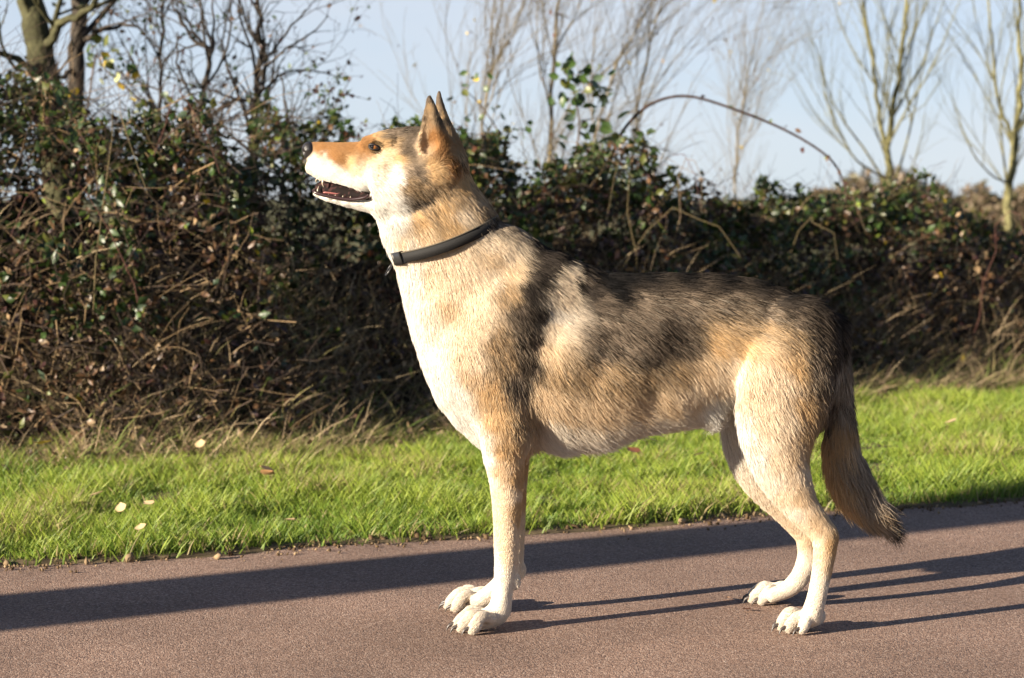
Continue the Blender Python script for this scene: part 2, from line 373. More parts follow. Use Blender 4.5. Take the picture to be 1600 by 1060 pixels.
# --- trunk and neck
body_poly = [(700, 218), (718, 242), (731, 268), (748, 293), (768, 318), (784, 342), (808, 351), (835, 367), (862, 388), (888, 400), (920, 408), (948, 421), (975, 423),
    (1050, 421), (1130, 424), (1180, 431), (1220, 444), (1260, 462), (1295, 487), (1316, 515), (1322, 550), (1318, 600), (1300, 650), (1275, 680), (1240, 690), (1190, 670),
    (1145, 640), (1128, 664), (1108, 673), (1085, 670), (1050, 675), (1000, 687), (935, 707), (875, 714), (838, 708), (815, 715), (770, 714), (738, 692), (705, 662), (680, 627),
    (660, 582), (640, 520), (626, 465), (616, 420), (604, 394), (594, 370), (587, 345), (602, 310), (640, 262)]
body_w = [(680, 280, .058, .07), (700, 360, .066, .075), (640, 390, .05, .06), (640, 450, .055, .09), (690, 500, .078, .11), (800, 420, .07, .12), (800, 500, .098, .14), (730, 620, .085, .11),
    (790, 680, .08, .09), (880, 460, .085, .15), (900, 560, .116, .16), (960, 600, .118, .16), (900, 680, .09, .11), (1000, 500, .11, .15), (1040, 620, .098, .13), (1100, 560, .085, .14), (1100, 650, .05, .06), (1130, 480, .095, .13),
    (1200, 520, .1, .13), (1280, 560, .085, .11), (1250, 650, .09, .1), (1310, 540, .06, .06)]
inflate(body_poly, body_w, .001, 3)
# --- head: skull with upper jaw, then the lower jaw
head_poly = [(475, 230), (483, 222), (500, 222), (530, 223), (560, 222), (574, 216), (588, 207), (610, 201), (635, 198), (660, 198), (690, 206), (712, 230), (726, 256), (722, 300),
    (690, 330), (640, 345), (606, 340), (592, 322), (577, 304), (548, 295), (520, 289), (500, 283), (488, 271), (480, 254), (475, 242)]
head_w = [(478, 236, .010, .018), (484, 252, .013, .018), (488, 232, .014, .02), (502, 250, .022, .03), (540, 252, .027, .034), (565, 255, .033, .04), (588, 230, .040, .045), (600, 265, .048, .05), (640, 225, .055, .06), (640, 285, .062, .065), (690, 270, .06, .07), (620, 320, .054, .05)]
inflate(head_poly, head_w, .02, 1)
jaw_poly = [(488, 297), (497, 302), (520, 307), (550, 311), (575, 309), (605, 305), (625, 330), (605, 352), (590, 345), (576, 333), (540, 323), (506, 313), (490, 305)]
jaw_w = [(492, 302, .014, .007), (520, 312, .02, .009), (555, 318, .026, .012), (600, 330, .045, .022)]
inflate(jaw_poly, jaw_w, .008)
chain([(499, 293, 0, 8, .007), (512, 296, 0, 10, .010), (530, 300, 0, 11, .014), (552, 304, 0, 11, .019), (575, 308, 0, 11, .026), (600, 312, 0, 12, .034)], .003)          # inside of the mouth
for s in (-1, 1):
    chain([(573, 222, s * .026, 7, .010), (588, 217, s * .032, 8, .011), (606, 219, s * .034, 7, .011)], .016)   # brow
    chain([(598, 290, s * .040, 20, .018), (628, 298, s * .048, 26, .02), (650, 290, s * .046, 24, .018)], .022)   # cheek
    chain([(487, 262, s * .012, 10, .011), (510, 270, s * .018, 13, .011), (540, 278, s * .022, 13, .011), (565, 288, s * .028, 12, .011)], .008)  # lip flews
    chain([(581, 232, s * .048, 3.5, .012), (588, 231, s * .052, 5, .015), (595, 233, s * .053, 3.5, .013)], .005, True)     # eye socket
# ears
near_ear = [(690, 258, -.046, 32, .025), (680, 228, -.052, 27, .023), (675, 195, -.056, 17, .017), (673, 170, -.056, 9, .011), (671, 154, -.055, 4, .006)]
far_ear = [(704, 250, .044, 27, .024), (697, 216, .050, 18, .021), (691, 186, .052, 10.5, .015), (687, 160, .052, 5.5, .009), (686, 146, .052, 3.2, .005)]
for ear, s in ((near_ear, -1), (far_ear, 1)):
    chain(ear, .012)
    chain([(e[0] - 11 + i * 1.6, e[1] - 2, e[2] + s * .012, max(e[3] * .62, 1), e[4] * .78) for i, e in enumerate(ear[1:4])], .003, True)
# --- forequarters
for s, dx in ((-1, 0), (1, 6)):
    chain([(862, 445, s * .030, 24, .022), (830, 480, s * .048, 40, .036), (785, 530, s * .062, 50, .038), (745, 580, s * .058, 42, .034)], .055)
    chain([(742, 578, s * .062, 40, .034), (775, 625, s * .072, 44, .036), (793, 672, s * .076, 38, .034)], .025)
FN = -.078; FF = .078
chain([(790, 672, FN, 40, .034), (788, 700, FN, 36, .031), (791, 750, FN, 26.9, .026), (792, 798, FN, 22.4, .022), (791, 850, FN, 19.4, .0195), (791, 885, FN, 18.4, .0195), (786, 920, FN, 15.9, .0175), (782, 950, FN, 17.4, .019)], .016)
chain([(806, 905, FN, 8, .009), (807, 915, FN, 6, .008)], .008)
chain([(796, 672, FF, 40, .034), (795, 700, FF, 34, .031), (798, 750, FF, 25.4, .026), (800, 798, FF, 21.4, .022), (800, 850, FF, 18.9, .0195), (799, 883, FF, 17.4, .0195), (786, 910, FF, 15.4, .0175), (764, 930, FF, 14.4, .018), (748, 940, FF, 12.4, .018)], .016)
chain([(815, 888, FF, 7, .009), (815, 898, FF, 6, .008)], .008)
# crease behind the shoulder
for s in (-1, 1):
    chain([(905, 430, s * .116, 9, .022), (872, 480, s * .130, 9, .022), (852, 545, s * .138, 9, .022), (843, 610, s * .139, 8, .022), (838, 660, s * .13, 8, .022)], .024, True)
# --- hindquarters
chain([(1250, 520, -.055, 60, .045), (1240, 570, -.066, 72, .048), (1218, 630, -.076, 70, .046), (1214, 690, -.088, 55, .040), (1224, 738, -.096, 42.4, .034), (1250, 788, -.102, 28.4, .026), (1276, 820, -.104, 22.4, .021), (1288, 838, -.105, 21.4, .0195),
    (1288, 866, -.106, 17.4, .0175), (1282, 905, -.107, 14.9, .0165), (1275, 938, -.108, 14.9, .017), (1268, 962, -.108, 16.4, .018)], .022)
chain([(1235, 530, .055, 60, .045), (1215, 580, .066, 70, .048), (1192, 640, .085, 66, .046), (1184, 690, .100, 55, .040), (1198, 742, .112, 42.4, .034), (1232, 792, .122, 28.4, .026), (1254, 822, .128, 22.4, .021), (1263, 840, .130, 20.4, .0195),
    (1264, 866, .133, 17.4, .0175), (1254, 895, .135, 15.4, .0165), (1240, 914, .137, 14.4, .017), (1224, 924, .138, 12.4, .018), (1208, 930, .138, 10.4, .018)], .022)
# inguinal fold between flank and thigh
for s in (-1, 1):
    chain([(1160, 545, s * .118, 6, .02), (1148, 580, s * .118, 7, .024), (1138, 620, s * .112, 7, .026)], .018, True)
# --- tail
chain([(1296, 512, 0, 26, .030), (1308, 560, 0, 20, .026), (1311, 620, 0, 21, .026), (1311, 680, 0, 27, .029), (1317, 725, 0, 33, .033), (1334, 765, 0, 33, .033), (1360, 795, 0, 24, .026), (1382, 818, 0, 9, .012)], .014)

# --- paws
claws = []
def paw(px, py, y, dirdeg, size=1.0, k=.006):
    """px, py: ground point under the paw's middle; dirdeg: heading in plan (180 = -X)"""
    c = ground(px, py); cx, cy = c[0], c[1] - YM
    f = np.array([math.cos(R(dirdeg)), math.sin(R(dirdeg))]); l = np.array([-f[1], f[0]])
    def W(u, v, z): q = np.array([cx, cy]) + f * u * size + l * v * size; return [q[0], q[1], z * size]
    chain_w(np.array([W(-.024, 0, .026) + [.016 * size, .018 * size], W(-.010, 0, .024) + [.018 * size, .024 * size], W(.008, 0, .015) + [.011 * size, .024 * size]]), .010)
    for i, (v, ln) in enumerate(((-.030, .028), (-.011, .043), (.011, .043), (.030, .028))):
        a = [W(-.006, v * .75, .026) + [.0095 * size, .0085 * size], W(ln * .5, v * 1.06, .0315) + [.0098 * size, .0088 * size], W(ln * .9, v * 1.16, .0185) + [.0112 * size, .0094 * size], W(ln + .003, v * 1.18, .011) + [.0092 * size, .0085 * size]]
        chain_w(np.array(a), .0012)
        claws.append((W(ln + .008, v * 1.18, .0135), W(ln + .018, v * 1.20, .010), W(ln + .023, v * 1.21, .0015), size))
        if i < 3:
            vm = v + .0105 if i != 1 else 0.0
    return c
near_f = paw(757, 986, FN, 196); far_f = paw(741, 953, FF, 176)
near_h = paw(1259, 986, 0, 205, .95); far_h = paw(1212, 942, 0, 180, .95)

# --- surface nets
fl_ctrl = [  # px, py, fur length (m)
    (480, 235, .002), (510, 235, .004), (540, 260, .007), (500, 300, .004), (540, 315, .007), (560, 225, .007), (590, 225, .007), (620, 205, .011), (600, 290, .014), (630, 310, .016), (660, 320, .02), (675, 190, .004), (690, 230, .006), (690, 145, .003), (668, 235, .004),
    (710, 270, .014), (700, 330, .016), (600, 370, .016), (740, 320, .018), (640, 430, .016), (760, 380, .018), (830, 380, .022), (700, 520, .015), (690, 600, .016), (800, 480, .016), (780, 600, .016), (800, 670, .016), (900, 420, .022), (950, 430, .026), (1050, 425, .03),
    (1180, 435, .032), (1000, 520, .026), (900, 600, .026), (900, 690, .044), (850, 690, .036), (1000, 675, .036), (1100, 660, .026), (1100, 560, .024), (1200, 480, .03), (1290, 500, .032), (1200, 600, .02), (1280, 620, .03), (1290, 670, .03), (1220, 690, .016),
    (1230, 750, .010), (1260, 800, .008), (1290, 840, .006), (1280, 900, .005), (1260, 960, .0025), (1230, 985, .005), (1200, 935, .005), (790, 720, .008), (790, 780, .006), (790, 850, .005), (785, 920, .0025), (750, 975, .005), (730, 950, .005),
    (1310, 560, .03), (1320, 640, .036), (1320, 720, .045), (1350, 780, .05), (1380, 815, .05)]
Xg, Zg = np.meshgrid(gx, gz, indexing='ij')
inset = (idw(np.stack([Xg.ravel(), Zg.ravel()], 1), fl_ctrl, 3)[:, 0].reshape(NX, NZ) * .22).astype(np.float32)
SDF += np.clip(inset - .0010, 0, .008)[:, None, :]
def surface_nets(S):
    ins = S < 0
    c = [ins[a:ins.shape[0] - 1 + a, b:ins.shape[1] - 1 + b, d:ins.shape[2] - 1 + d] for a in (0, 1) for b in (0, 1) for d in (0, 1)]
    n = sum(x.astype(np.int8) for x in c); act = (n > 0) & (n < 8); idx = np.argwhere(act)
    vid = np.full(act.shape, -1, np.int64); vid[act] = np.arange(len(idx))
    acc = np.zeros((len(idx), 3)); cnt = np.zeros(len(idx))
    cor = [(a, b, d) for a in (0, 1) for b in (0, 1) for d in (0, 1)]
    val = {q: S[idx[:, 0] + q[0], idx[:, 1] + q[1], idx[:, 2] + q[2]].astype(float) for q in cor}
    for q in cor:
        for ax in range(3):
            if q[ax] == 0:
                r = list(q); r[ax] = 1; r = tuple(r); va, vb = val[q], val[r]; m = (va < 0) != (vb < 0)
                t = np.where(m, va / (va - vb + 1e-12), 0); p = np.tile(np.array(q, float), (len(idx), 1)); p[:, ax] += t
                acc += p * m[:, None]; cnt += m
    V = lo + VX * (idx + acc / cnt[:, None]); quads = []
    for ax in range(3):
        o = [i for i in range(3) if i != ax]
        sl0 = [slice(None)] * 3; sl1 = [slice(None)] * 3; sl0[ax] = slice(0, -1); sl1[ax] = slice(1, None)
        A = ins[tuple(sl0)]; B = ins[tuple(sl1)]
        e = np.argwhere(A != B); e = e[(e[:, o[0]] > 0) & (e[:, o[1]] > 0) & (e[:, o[0]] < S.shape[o[0]] - 1) & (e[:, o[1]] < S.shape[o[1]] - 1)]
        fl = A[e[:, 0], e[:, 1], e[:, 2]]
        def g(da, db):
            q = e.copy(); q[:, o[0]] += da; q[:, o[1]] += db; return vid[q[:, 0], q[:, 1], q[:, 2]]
        Q = np.stack([g(-1, -1), g(0, -1), g(0, 0), g(-1, 0)], 1)
        if ax == 1: fl = ~fl
        Q[~fl] = Q[~fl][:, ::-1]; quads.append(Q)
    return V, np.concatenate(quads)
V, Q = surface_nets(SDF)
def lap(V, Q, it, lam=.5):
    for _ in range(it):
        acc = np.zeros_like(V); cnt = np.zeros(len(V))
        for i in range(4):
            a, b = Q[:, i], Q[:, (i + 1) % 4]
            for ax in range(3): acc[:, ax] += np.bincount(a, V[b, ax], len(V)) + np.bincount(b, V[a, ax], len(V))
            cnt += np.bincount(a, minlength=len(V)) + np.bincount(b, minlength=len(V))
        V = V + lam * (acc / cnt[:, None] - V)
    return V
V = lap(V, Q, 2)
V[:, 2] = np.maximum(V[:, 2], 0.0006)

# --- coat colours, some shade painted into shoulder and back darks, on the side view
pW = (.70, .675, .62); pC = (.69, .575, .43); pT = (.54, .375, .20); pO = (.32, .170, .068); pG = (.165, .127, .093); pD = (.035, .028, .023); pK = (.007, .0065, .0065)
pA = (.36, .295, .22); pTG = tuple((a + b) / 2 for a, b in zip(pT, pG)); pCT = tuple((a + b) / 2 for a, b in zip(pC, pT)); pWC = tuple((a + b) / 2 for a, b in zip(pW, pC)); pDG = tuple((a + b) / 2 for a, b in zip(pD, pG))
coat = [(x, y, *c) for c, l in (
    (pA, [(1315, 600), (1315, 640), (1332, 690), (1350, 755), (1325, 720), (1338, 775), (1358, 800), (1310, 560), (1300, 590)]),
    (pW, [(505, 264), (520, 272), (540, 280), (570, 290), (600, 300), (618, 285), (520, 315), (560, 325), (600, 360), (622, 335), (590, 330), (640, 430), (635, 460), (650, 500), (680, 570), (690, 600), (710, 640), (730, 670), (665, 540), (715, 600), (1125, 630), (1145, 650), (860, 698), (920, 704), (960, 697), (1000, 682),
          (745, 690), (1165, 700), (1100, 655), (610, 318), (605, 380), (1110, 625), (1150, 670), (760, 705)]),
    (pWC, [(870, 660), (920, 668), (970, 668), (1020, 660), (1060, 645), (868, 482), (785, 890), (780, 940), (750, 980), (730, 950), (1265, 960), (1235, 985), (1245, 900), (1210, 935), (1190, 935), (1262, 925), (487, 264), (500, 256), (640, 380), (670, 480), (680, 520), (1080, 655), (1050, 668), (1280, 900), (1275, 935), (768, 860), (1160, 680), (1190, 740), (1225, 790), (610, 265), (765, 740), (880, 675)]),
    (pC, [(888, 424), (880, 445), (874, 464), (860, 505), (775, 800), (775, 840), (790, 850), (1225, 800), (760, 430), (700, 450), (735, 555), (790, 395), (750, 480), (700, 420), (1210, 580), (1240, 720), (720, 335), (1110, 590), (558, 264), (600, 250), (680, 430), (720, 400), (760, 375), (720, 460), (740, 510), (1180, 570), (1170, 610), (1180, 650), (1200, 700),
          (1215, 755), (1255, 830), (790, 760), (792, 820), (1070, 610), (1130, 570), (1215, 640), (630, 378)]),
    (pCT, [(880, 630), (930, 632), (980, 632), (1030, 622), (800, 420), (657, 235), (662, 212), (735, 310), (660, 362), (740, 580), (852, 540), (842, 600), (1190, 540), (1240, 760), (1270, 800), (785, 720), (1230, 700), (700, 470), (612, 236), (1090, 565), (860, 620), (765, 400)]),
    (pT, [(1308, 665), (545, 250), (590, 218), (604, 222), (622, 245), (680, 265), (690, 325), (720, 285), (705, 350), (765, 600), (780, 640), (790, 690), (812, 730), (817, 790), (1110, 525), (1150, 535), (1225, 560), (1260, 690), (1290, 700), (1308, 690), (1295, 830), (1303, 880), (1303, 740), (1320, 775), (655, 345), (1245, 620), (1250, 660), (690, 180)]),
    (pO, [(500, 232), (520, 230), (545, 232), (562, 232), (578, 226), (525, 242), (700, 232), (708, 256), (690, 220), (675, 215), (535, 246)]),
    (pTG, [(795, 455), (640, 285), (655, 298), (698, 300), (740, 300), (705, 210), (716, 240), (668, 332), (620, 220), (775, 525), (785, 560), (1120, 498), (1180, 505), (1220, 520), (900, 575), (950, 578), (1000, 578), (1050, 572), (1270, 640), (815, 640), (675, 170), (760, 325), (1335, 650), (1355, 790), (860, 575)]),
    (pG, [(1000, 485), (1060, 487), (1120, 476), (960, 520), (1185, 484), (638, 222), (648, 240), (632, 238), (650, 270), (668, 165), (684, 175), (645, 215), (625, 208), (606, 206), (614, 216), (658, 318), (810, 590), (912, 428), (950, 505), (1000, 462), (1060, 460), (1120, 463), (1180, 470), (1225, 487), (1255, 550), (930, 535), (980, 532), (1060, 528), (1285, 590), (1300, 620), (1330, 640), (1348, 710), (1370, 790), (672, 158), (686, 150), (1290, 660)]),
    (pDG, [(1240, 482), (1272, 502), (1300, 530), (622, 200), (650, 203), (656, 312), (672, 156), (692, 190), (830, 520), (815, 480), (825, 560), (1020, 532), (1000, 545), (1260, 512), (1290, 545), (770, 345), (935, 470), (640, 202), (1330, 560), (1335, 610), (1385, 808), (1040, 505)]),
    (pD, [(1250, 468), (1282, 487), (845, 378), (850, 400), (840, 425), (828, 450), (835, 485), (862, 400), (920, 455), (1000, 446), (1060, 444), (1120, 446), (1180, 455), (1225, 470), (900, 440)]),  # dark markings, deepened with painted shadow of the shoulder and its crease
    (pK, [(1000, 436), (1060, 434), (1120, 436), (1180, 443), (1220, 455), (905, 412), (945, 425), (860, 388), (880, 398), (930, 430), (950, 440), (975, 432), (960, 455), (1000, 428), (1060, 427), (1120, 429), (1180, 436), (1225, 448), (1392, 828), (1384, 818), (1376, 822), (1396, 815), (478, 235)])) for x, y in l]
mouth_poly = [(486, 284), (500, 281), (520, 286), (548, 293), (580, 302), (581, 313), (550, 313), (520, 309), (500, 304), (486, 297)]
def coat_colour(P, warp=.0035, seed=3):
    w = np.stack([fbm(P * 45, 2, seed), fbm(P * 45, 2, seed + 9)], 1) - .5
    w2 = np.stack([vnoise(P * 160, seed + 3), vnoise(P * 160, seed + 5)], 1) - .5
    c = idw(P[:, [0, 2]] + w * warp * 4 + w2 * warp * 2, coat, 4.3)
    d = poly_sdf(mouth_poly, P[:, 0], P[:, 2]); inm = d < .0008
    c[inm] = (.016, .011, .010)
    # pink skin inside the mouth
    pin = inm & (vnoise(P * 260, 5) > .62); c[pin] = (.06, .028, .026)
    for ex, ey in ((587, 231),):
        e = D2(ex, ey); r = np.hypot(P[:, 0] - e[0], P[:, 2] - e[1]); c[(r < .012) & (P[:, 2] > .5)] *= .25
    return c

dog = empty('dog', 'tan, cream and grey wolf-like dog standing side-on on the path, head raised', 'dog')
dog.location = (0, YM, 0)
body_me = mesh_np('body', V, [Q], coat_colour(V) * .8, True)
link('body', body_me, M_skin, dog)

# --- fur
dir_ctrl = [(480, 235, 1, 0), (520, 240, 1, .08), (560, 260, 1, .3), (540, 318, 1, .2), (600, 205, 1, -.1), (640, 205, 1, .05), (600, 290, .9, .5), (640, 300, .8, .6), (675, 200, -.05, -1), (690, 150, 0, -1), (690, 240, .1, -.6), (712, 255, .6, .8), (700, 310, .6, .8), (600, 360, .35, 1), (740, 310, .75, .7),
    (640, 440, .15, 1), (700, 450, .35, .95), (780, 380, .7, .7), (800, 450, .55, .85), (700, 600, .25, 1), (740, 680, .3, 1), (800, 600, .3, .95), (860, 420, .8, .6), (950, 430, 1, .15), (950, 520, .9, .5), (900, 620, .6, .8), (900, 690, .8, .55), (1050, 428, 1, .06), (1050, 540, .9, .5), (1000, 670, .9, .45), (1100, 600, .6, .8), (1120, 660, .5, .85),
    (1150, 430, 1, .15), (1150, 500, .9, .35), (1230, 470, .85, .5), (1300, 510, .6, .8), (1190, 600, .45, .9), (1260, 600, .5, .85), (1290, 660, .3, 1), (1215, 700, .4, .9), (1240, 770, .55, .85), (1285, 830, .3, 1), (1280, 900, -.15, 1), (1262, 955, -.4, .9), (1235, 985, -1, .3), (1240, 905, -.5, .9), (1195, 935, -1, .3),
    (790, 720, .05, 1), (790, 820, 0, 1), (785, 900, -.1, 1), (775, 950, -.5, .9), (740, 980, -1, .35), (725, 950, -1, .35), (1310, 570, .12, 1), (1318, 660, .1, 1), (1330, 740, .4, .95), (1365, 790, .8, .6), (1385, 815, .8, .65)]
NH = 430000
tri = np.concatenate([Q[:, [0, 1, 2]], Q[:, [0, 2, 3]]])
e1 = V[tri[:, 1]] - V[tri[:, 0]]; e2 = V[tri[:, 2]] - V[tri[:, 0]]; fn = np.cross(e1, e2); ar = np.linalg.norm(fn, axis=1)
cen = V[tri].mean(1)
leng_f = idw(cen[:, [0, 2]], fl_ctrl, 3)[:, 0]
dens = ar * np.clip(.018 / leng_f, .7, 3.0)
pick = rng.choice(len(tri), NH, p=dens / dens.sum())
u = np.sqrt(rng.random(NH)); v = rng.random(NH)
P0 = V[tri[pick, 0]] * (1 - u)[:, None] + V[tri[pick, 1]] * (u * (1 - v))[:, None] + V[tri[pick, 2]] * (u * v)[:, None]
vn = np.zeros_like(V)
for i in range(3):
    for ax in range(3): vn[:, ax] += np.bincount(tri[:, i], fn[:, ax], len(V))
vn = norm(vn)
N0 = norm(vn[tri[pick]].mean(1))
xz = P0[:, [0, 2]]
keep = poly_sdf(mouth_poly, xz[:, 0], xz[:, 1]) > .001
eC = D2(587, 231); keep &= ~((np.hypot(xz[:, 0] - eC[0], xz[:, 1] - eC[1]) < .0085) & (np.abs(P0[:, 1]) > .02))
nC = D2(481, 235); keep &= np.hypot((xz[:, 0] - nC[0]) / .9, (xz[:, 1] - nC[1]) / 1.25) > .0145
keep &= P0[:, 2] > .003
P0, N0, xz = P0[keep], N0[keep], xz[keep]; NH = len(P0)
leng = idw(xz, fl_ctrl, 3)[:, 0]
dc = idw(xz, dir_ctrl, 3.2); T0 = np.stack([dc[:, 0], np.zeros(NH), -dc[:, 1]], 1)
# the two sides part along the spine and meet along the belly; chest hair parts a little too
T0[:, 1] += np.sign(P0[:, 1]) * .12 * np.clip(np.abs(N0[:, 2]), 0, 1)
# clumps: low-frequency swirl
sw = np.stack([fbm(P0 * 70, 2, 11), fbm(P0 * 70, 2, 22), fbm(P0 * 70, 2, 33)], 1) - .5
sw2 = np.stack([fbm(P0 * 14, 2, 41), fbm(P0 * 14, 2, 42), fbm(P0 * 14, 2, 43)], 1) - .5
T0 = norm(T0) + sw * .30 + sw2 * .40 + rng.normal(size=(NH, 3)) * .16
T0 = norm(T0 - N0 * (T0 * N0).sum(1, keepdims=True))
tailm = np.clip((P0[:, 0] - D2(1295, 700)[0]) / .02, 0, 1) * (P0[:, 2] < D2(1300, 560)[1])
lift = np.clip(.19 + .28 * tailm + .10 * (fbm(P0 * 30, 2, 55) - .5) * 2 + rng.normal(size=NH) * .08, .06, .8)
leng = leng * (.75 + .5 * rng.random(NH)) * (.8 + .4 * vnoise(P0 * 90, 66))
NP = 5
tt = np.linspace(0, 1, NP)
pts = np.zeros((NH, NP, 3), np.float32)
for i, t in enumerate(tt):
    along = t; up = lift * (t - .42 * t * t)
    pts[:, i] = P0 + leng[:, None] * (T0 * along + N0 * up[:, None]) + np.array([0, 0, -.10]) * (leng * t * t)[:, None]
pts[..., 2] = np.maximum(pts[..., 2], .0008)
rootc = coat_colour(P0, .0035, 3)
lum = rootc.mean(1)
vari = (.90 + .20 * rng.random(NH)) * (.90 + .20 * fbm(P0 * 120, 2, 77))
# banded guard hairs: dark tips on the sable areas (back, flanks, shoulder, thigh), none on white
sable = np.clip((.34 - lum) / .2, 0, 1) * np.clip((lum - .015) / .06, 0, 1) * (leng > .012)
dark = (rng.random(NH) < sable * .42) & (vnoise(P0 * 55, 88) > .35)
pale = (rng.random(NH) < .14) & (leng > .012) & (lum > .09)
griz = np.clip((.42 - lum) / .2, 0, 1) * (leng > .010); fleck = np.clip((fbm(P0 * np.array([170, 170, 300]), 2, 99) - .5) * 2.2 + .5, 0, 1)
vari = vari * (1 - griz + griz * (.45 + 1.25 * fleck))
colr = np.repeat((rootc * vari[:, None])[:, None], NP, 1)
colr[dark, 3:] *= .28; colr[dark, 2] *= .6
colr[pale] = colr[pale] * .5 + np.array([.42, .36, .28]) * .42
colr = np.clip(colr, .004, .8)
rad = np.clip(.00030 + leng * .005, .00026, .00046)
rads = rad[:, None] * np.array([1, 1, .85, .6, .12])[None]
hc = bpy.data.hair_curves.new('fur'); hc.add_curves([NP] * NH)
hc.points.foreach_set('position', pts.reshape(-1))
ra = hc.attributes.get('radius') or hc.attributes.new('radius', 'FLOAT', 'POINT'); ra.data.foreach_set('value', rads.reshape(-1).astype(np.float32))
ca = hc.attributes.new('Col', 'FLOAT_COLOR', 'POINT'); cc = np.ones((NH * NP, 4), np.float32); cc[:, :3] = colr.reshape(-1, 3); ca.data.foreach_set('color', cc.reshape(-1))
link('fur', hc, M_fur, dog)

# --- eyes, nose, mouth, claws
def sphere(name, c, r, mat, parent, seg=20, rings=12, shape=None, **pr):
    th = np.linspace(0, math.pi, rings + 1); ph = np.arange(seg) * 2 * math.pi / seg
    v = np.stack([np.outer(np.sin(th), np.cos(ph)), np.outer(np.sin(th), np.sin(ph)), np.outer(np.cos(th), np.ones(seg))], -1)
    if shape is not None: v = shape(v)
    v = v * np.asarray(r) + np.asarray(c)
    i = np.arange(rings)[:, None] * seg; j = np.arange(seg)[None]; k = (j + 1) % seg
    f = np.stack([i + j, i + seg + j, i + seg + k, i + k], -1).reshape(-1, 4)
    return link(name, mesh_np(name, v.reshape(-1, 3), [f], None, True), mat, parent, **pr)
M_eye = mat_plain('eye_iris', (.22, .085, .018), .06, .6); M_pupil = mat_plain('eye_pupil', (.006, .005, .005), .05, .6)
M_lid = mat_plain('eyelid', (.012, .010, .010), .45, .4)
M_nose = mat_plain('nose_leather', (.02, .018, .018), .38, .5, 900, .4, .0006)
M_gum = mat_plain('gum', (.028, .014, .014), .25, .5); M_tongue = mat_plain('tongue', (.26, .09, .08), .3, .5, 500, .2, .0004)
M_tooth = mat_plain('tooth', (.36, .31, .23), .25, .5); M_claw = mat_plain('claw', (.05, .04, .035), .4, .5)
for s in (-1, 1):
    e = D2(587, 231); c = np.array([e[0], s * .0335, e[1]])
    eye = sphere('eye', c, (.0082, .0092, .0070), M_eye, dog)
    pc = c + norm(np.array([-.55, s * 1.0, .12])) * .0052
    sphere('pupil', pc, .0050, M_pupil, eye, 14, 8)
    # eyelid rim: an almond ring
    acc = Acc(); a = np.linspace(0, 2 * math.pi, 25)
    ring = np.stack([c[0] + .0088 * np.cos(a) - .0005, c[1] + s * (.0068 - .0024 * np.cos(a) ** 2) + 0 * a, c[2] + .0042 * np.sin(a) * (1 - .25 * np.cos(a)) - .0018 * np.cos(a)], 1)
    acc.tube(ring, .0020, (1, 1, 1), 6); acc.build('eyelid', M_lid, eye, True)
def nose_shape(v):
    v = v.copy(); x, y, z = v[..., 0], v[..., 1], v[..., 2]
    v[..., 0] = x * (1 - .25 * np.clip(-z, 0, 1)) ; v[..., 1] = y * (1 - .45 * np.clip(-z, 0, 1))
    for s in (-1, 1):      # nostrils
        d = (x + .72) ** 2 / .10 + (y - s * .52) ** 2 / .05 + (z + .1) ** 2 / .06
        v[..., 0] += .42 * np.exp(-d); v[..., 1] -= s * .25 * np.exp(-d)
    v[..., 0] += .16 * np.exp(-(y / .1) ** 2) * (x < 0)
    return v
n0 = D2(482, 236)
sphere('nose', (n0[0] + .0005, 0, n0[1]), (.0130, .0165, .0165), M_nose, dog, 40, 26, nose_shape)
def spike(name, pts, r, mat, parent):
    acc = Acc(); acc.tube(catmull(np.asarray(pts, float), 4) if len(pts) > 2 else pts, np.linspace(r, r * .12, (len(pts) - 1) * 4 + 1 if len(pts) > 2 else len(pts)), (1, 1, 1), 7)
    return acc.build(name, mat, parent, True)
def mp(px, py, y): q = D2(px, py); return (q[0], y, q[1])
for s in (-1, 1):
    spike('tooth', [mp(499, 305, s * .0105), mp(497, 298, s * .011), mp(499, 291, s * .0105)], .0024, M_tooth, dog)      # lower canine
    spike('tooth', [mp(507, 280, s * .015), mp(505, 287, s * .0165), mp(507, 293, s * .016)], .0026, M_tooth, dog)       # upper canine
    for i, px in enumerate((515, 526, 538, 550)):
        yb = 309 + (px - 514) * .10; w = .0145 + (px - 514) * .00026
        spike('tooth', [mp(px, yb, s * w), mp(px - 1, yb - 4, s * w), mp(px - .5, yb - 6 - (i > 3) * 2, s * w)], .0021, M_tooth, dog)
for y in (-.006, -.002, .002, .006):
    spike('tooth', [mp(493, 302, y), mp(491, 298, y), mp(491, 295, y)], .0017, M_tooth, dog)
    spike('tooth', [mp(496, 279, y), mp(494, 283, y), mp(495, 286, y)], .0018, M_tooth, dog)
acc = Acc()
tg = catmull(np.array([mp(586, 306, 0), mp(560, 305, 0), mp(530, 303, 0), mp(510, 301, 0), mp(503, 302, 0)]), 5)
wd = np.interp(np.linspace(0, 1, len(tg)), [0, .5, .85, 1], [.014, .013, .009, .003])
ang = np.arange(12) * 2 * math.pi / 12
tv = tg[:, None] + np.stack([0 * ang[None] * wd[:, None], wd[:, None] * np.cos(ang), np.minimum(wd[:, None] * .28 * np.sin(ang), .003)], -1)
i_ = np.arange(len(tg) - 1)[:, None] * 12; j_ = np.arange(12)[None]; k_ = (j_ + 1) % 12
acc.add(tv, np.stack([i_ + j_, i_ + k_, i_ + 12 + k_, i_ + 12 + j_], -1).reshape(-1, 4), (1, 1, 1)); acc.build('tongue', M_tongue, dog, True)
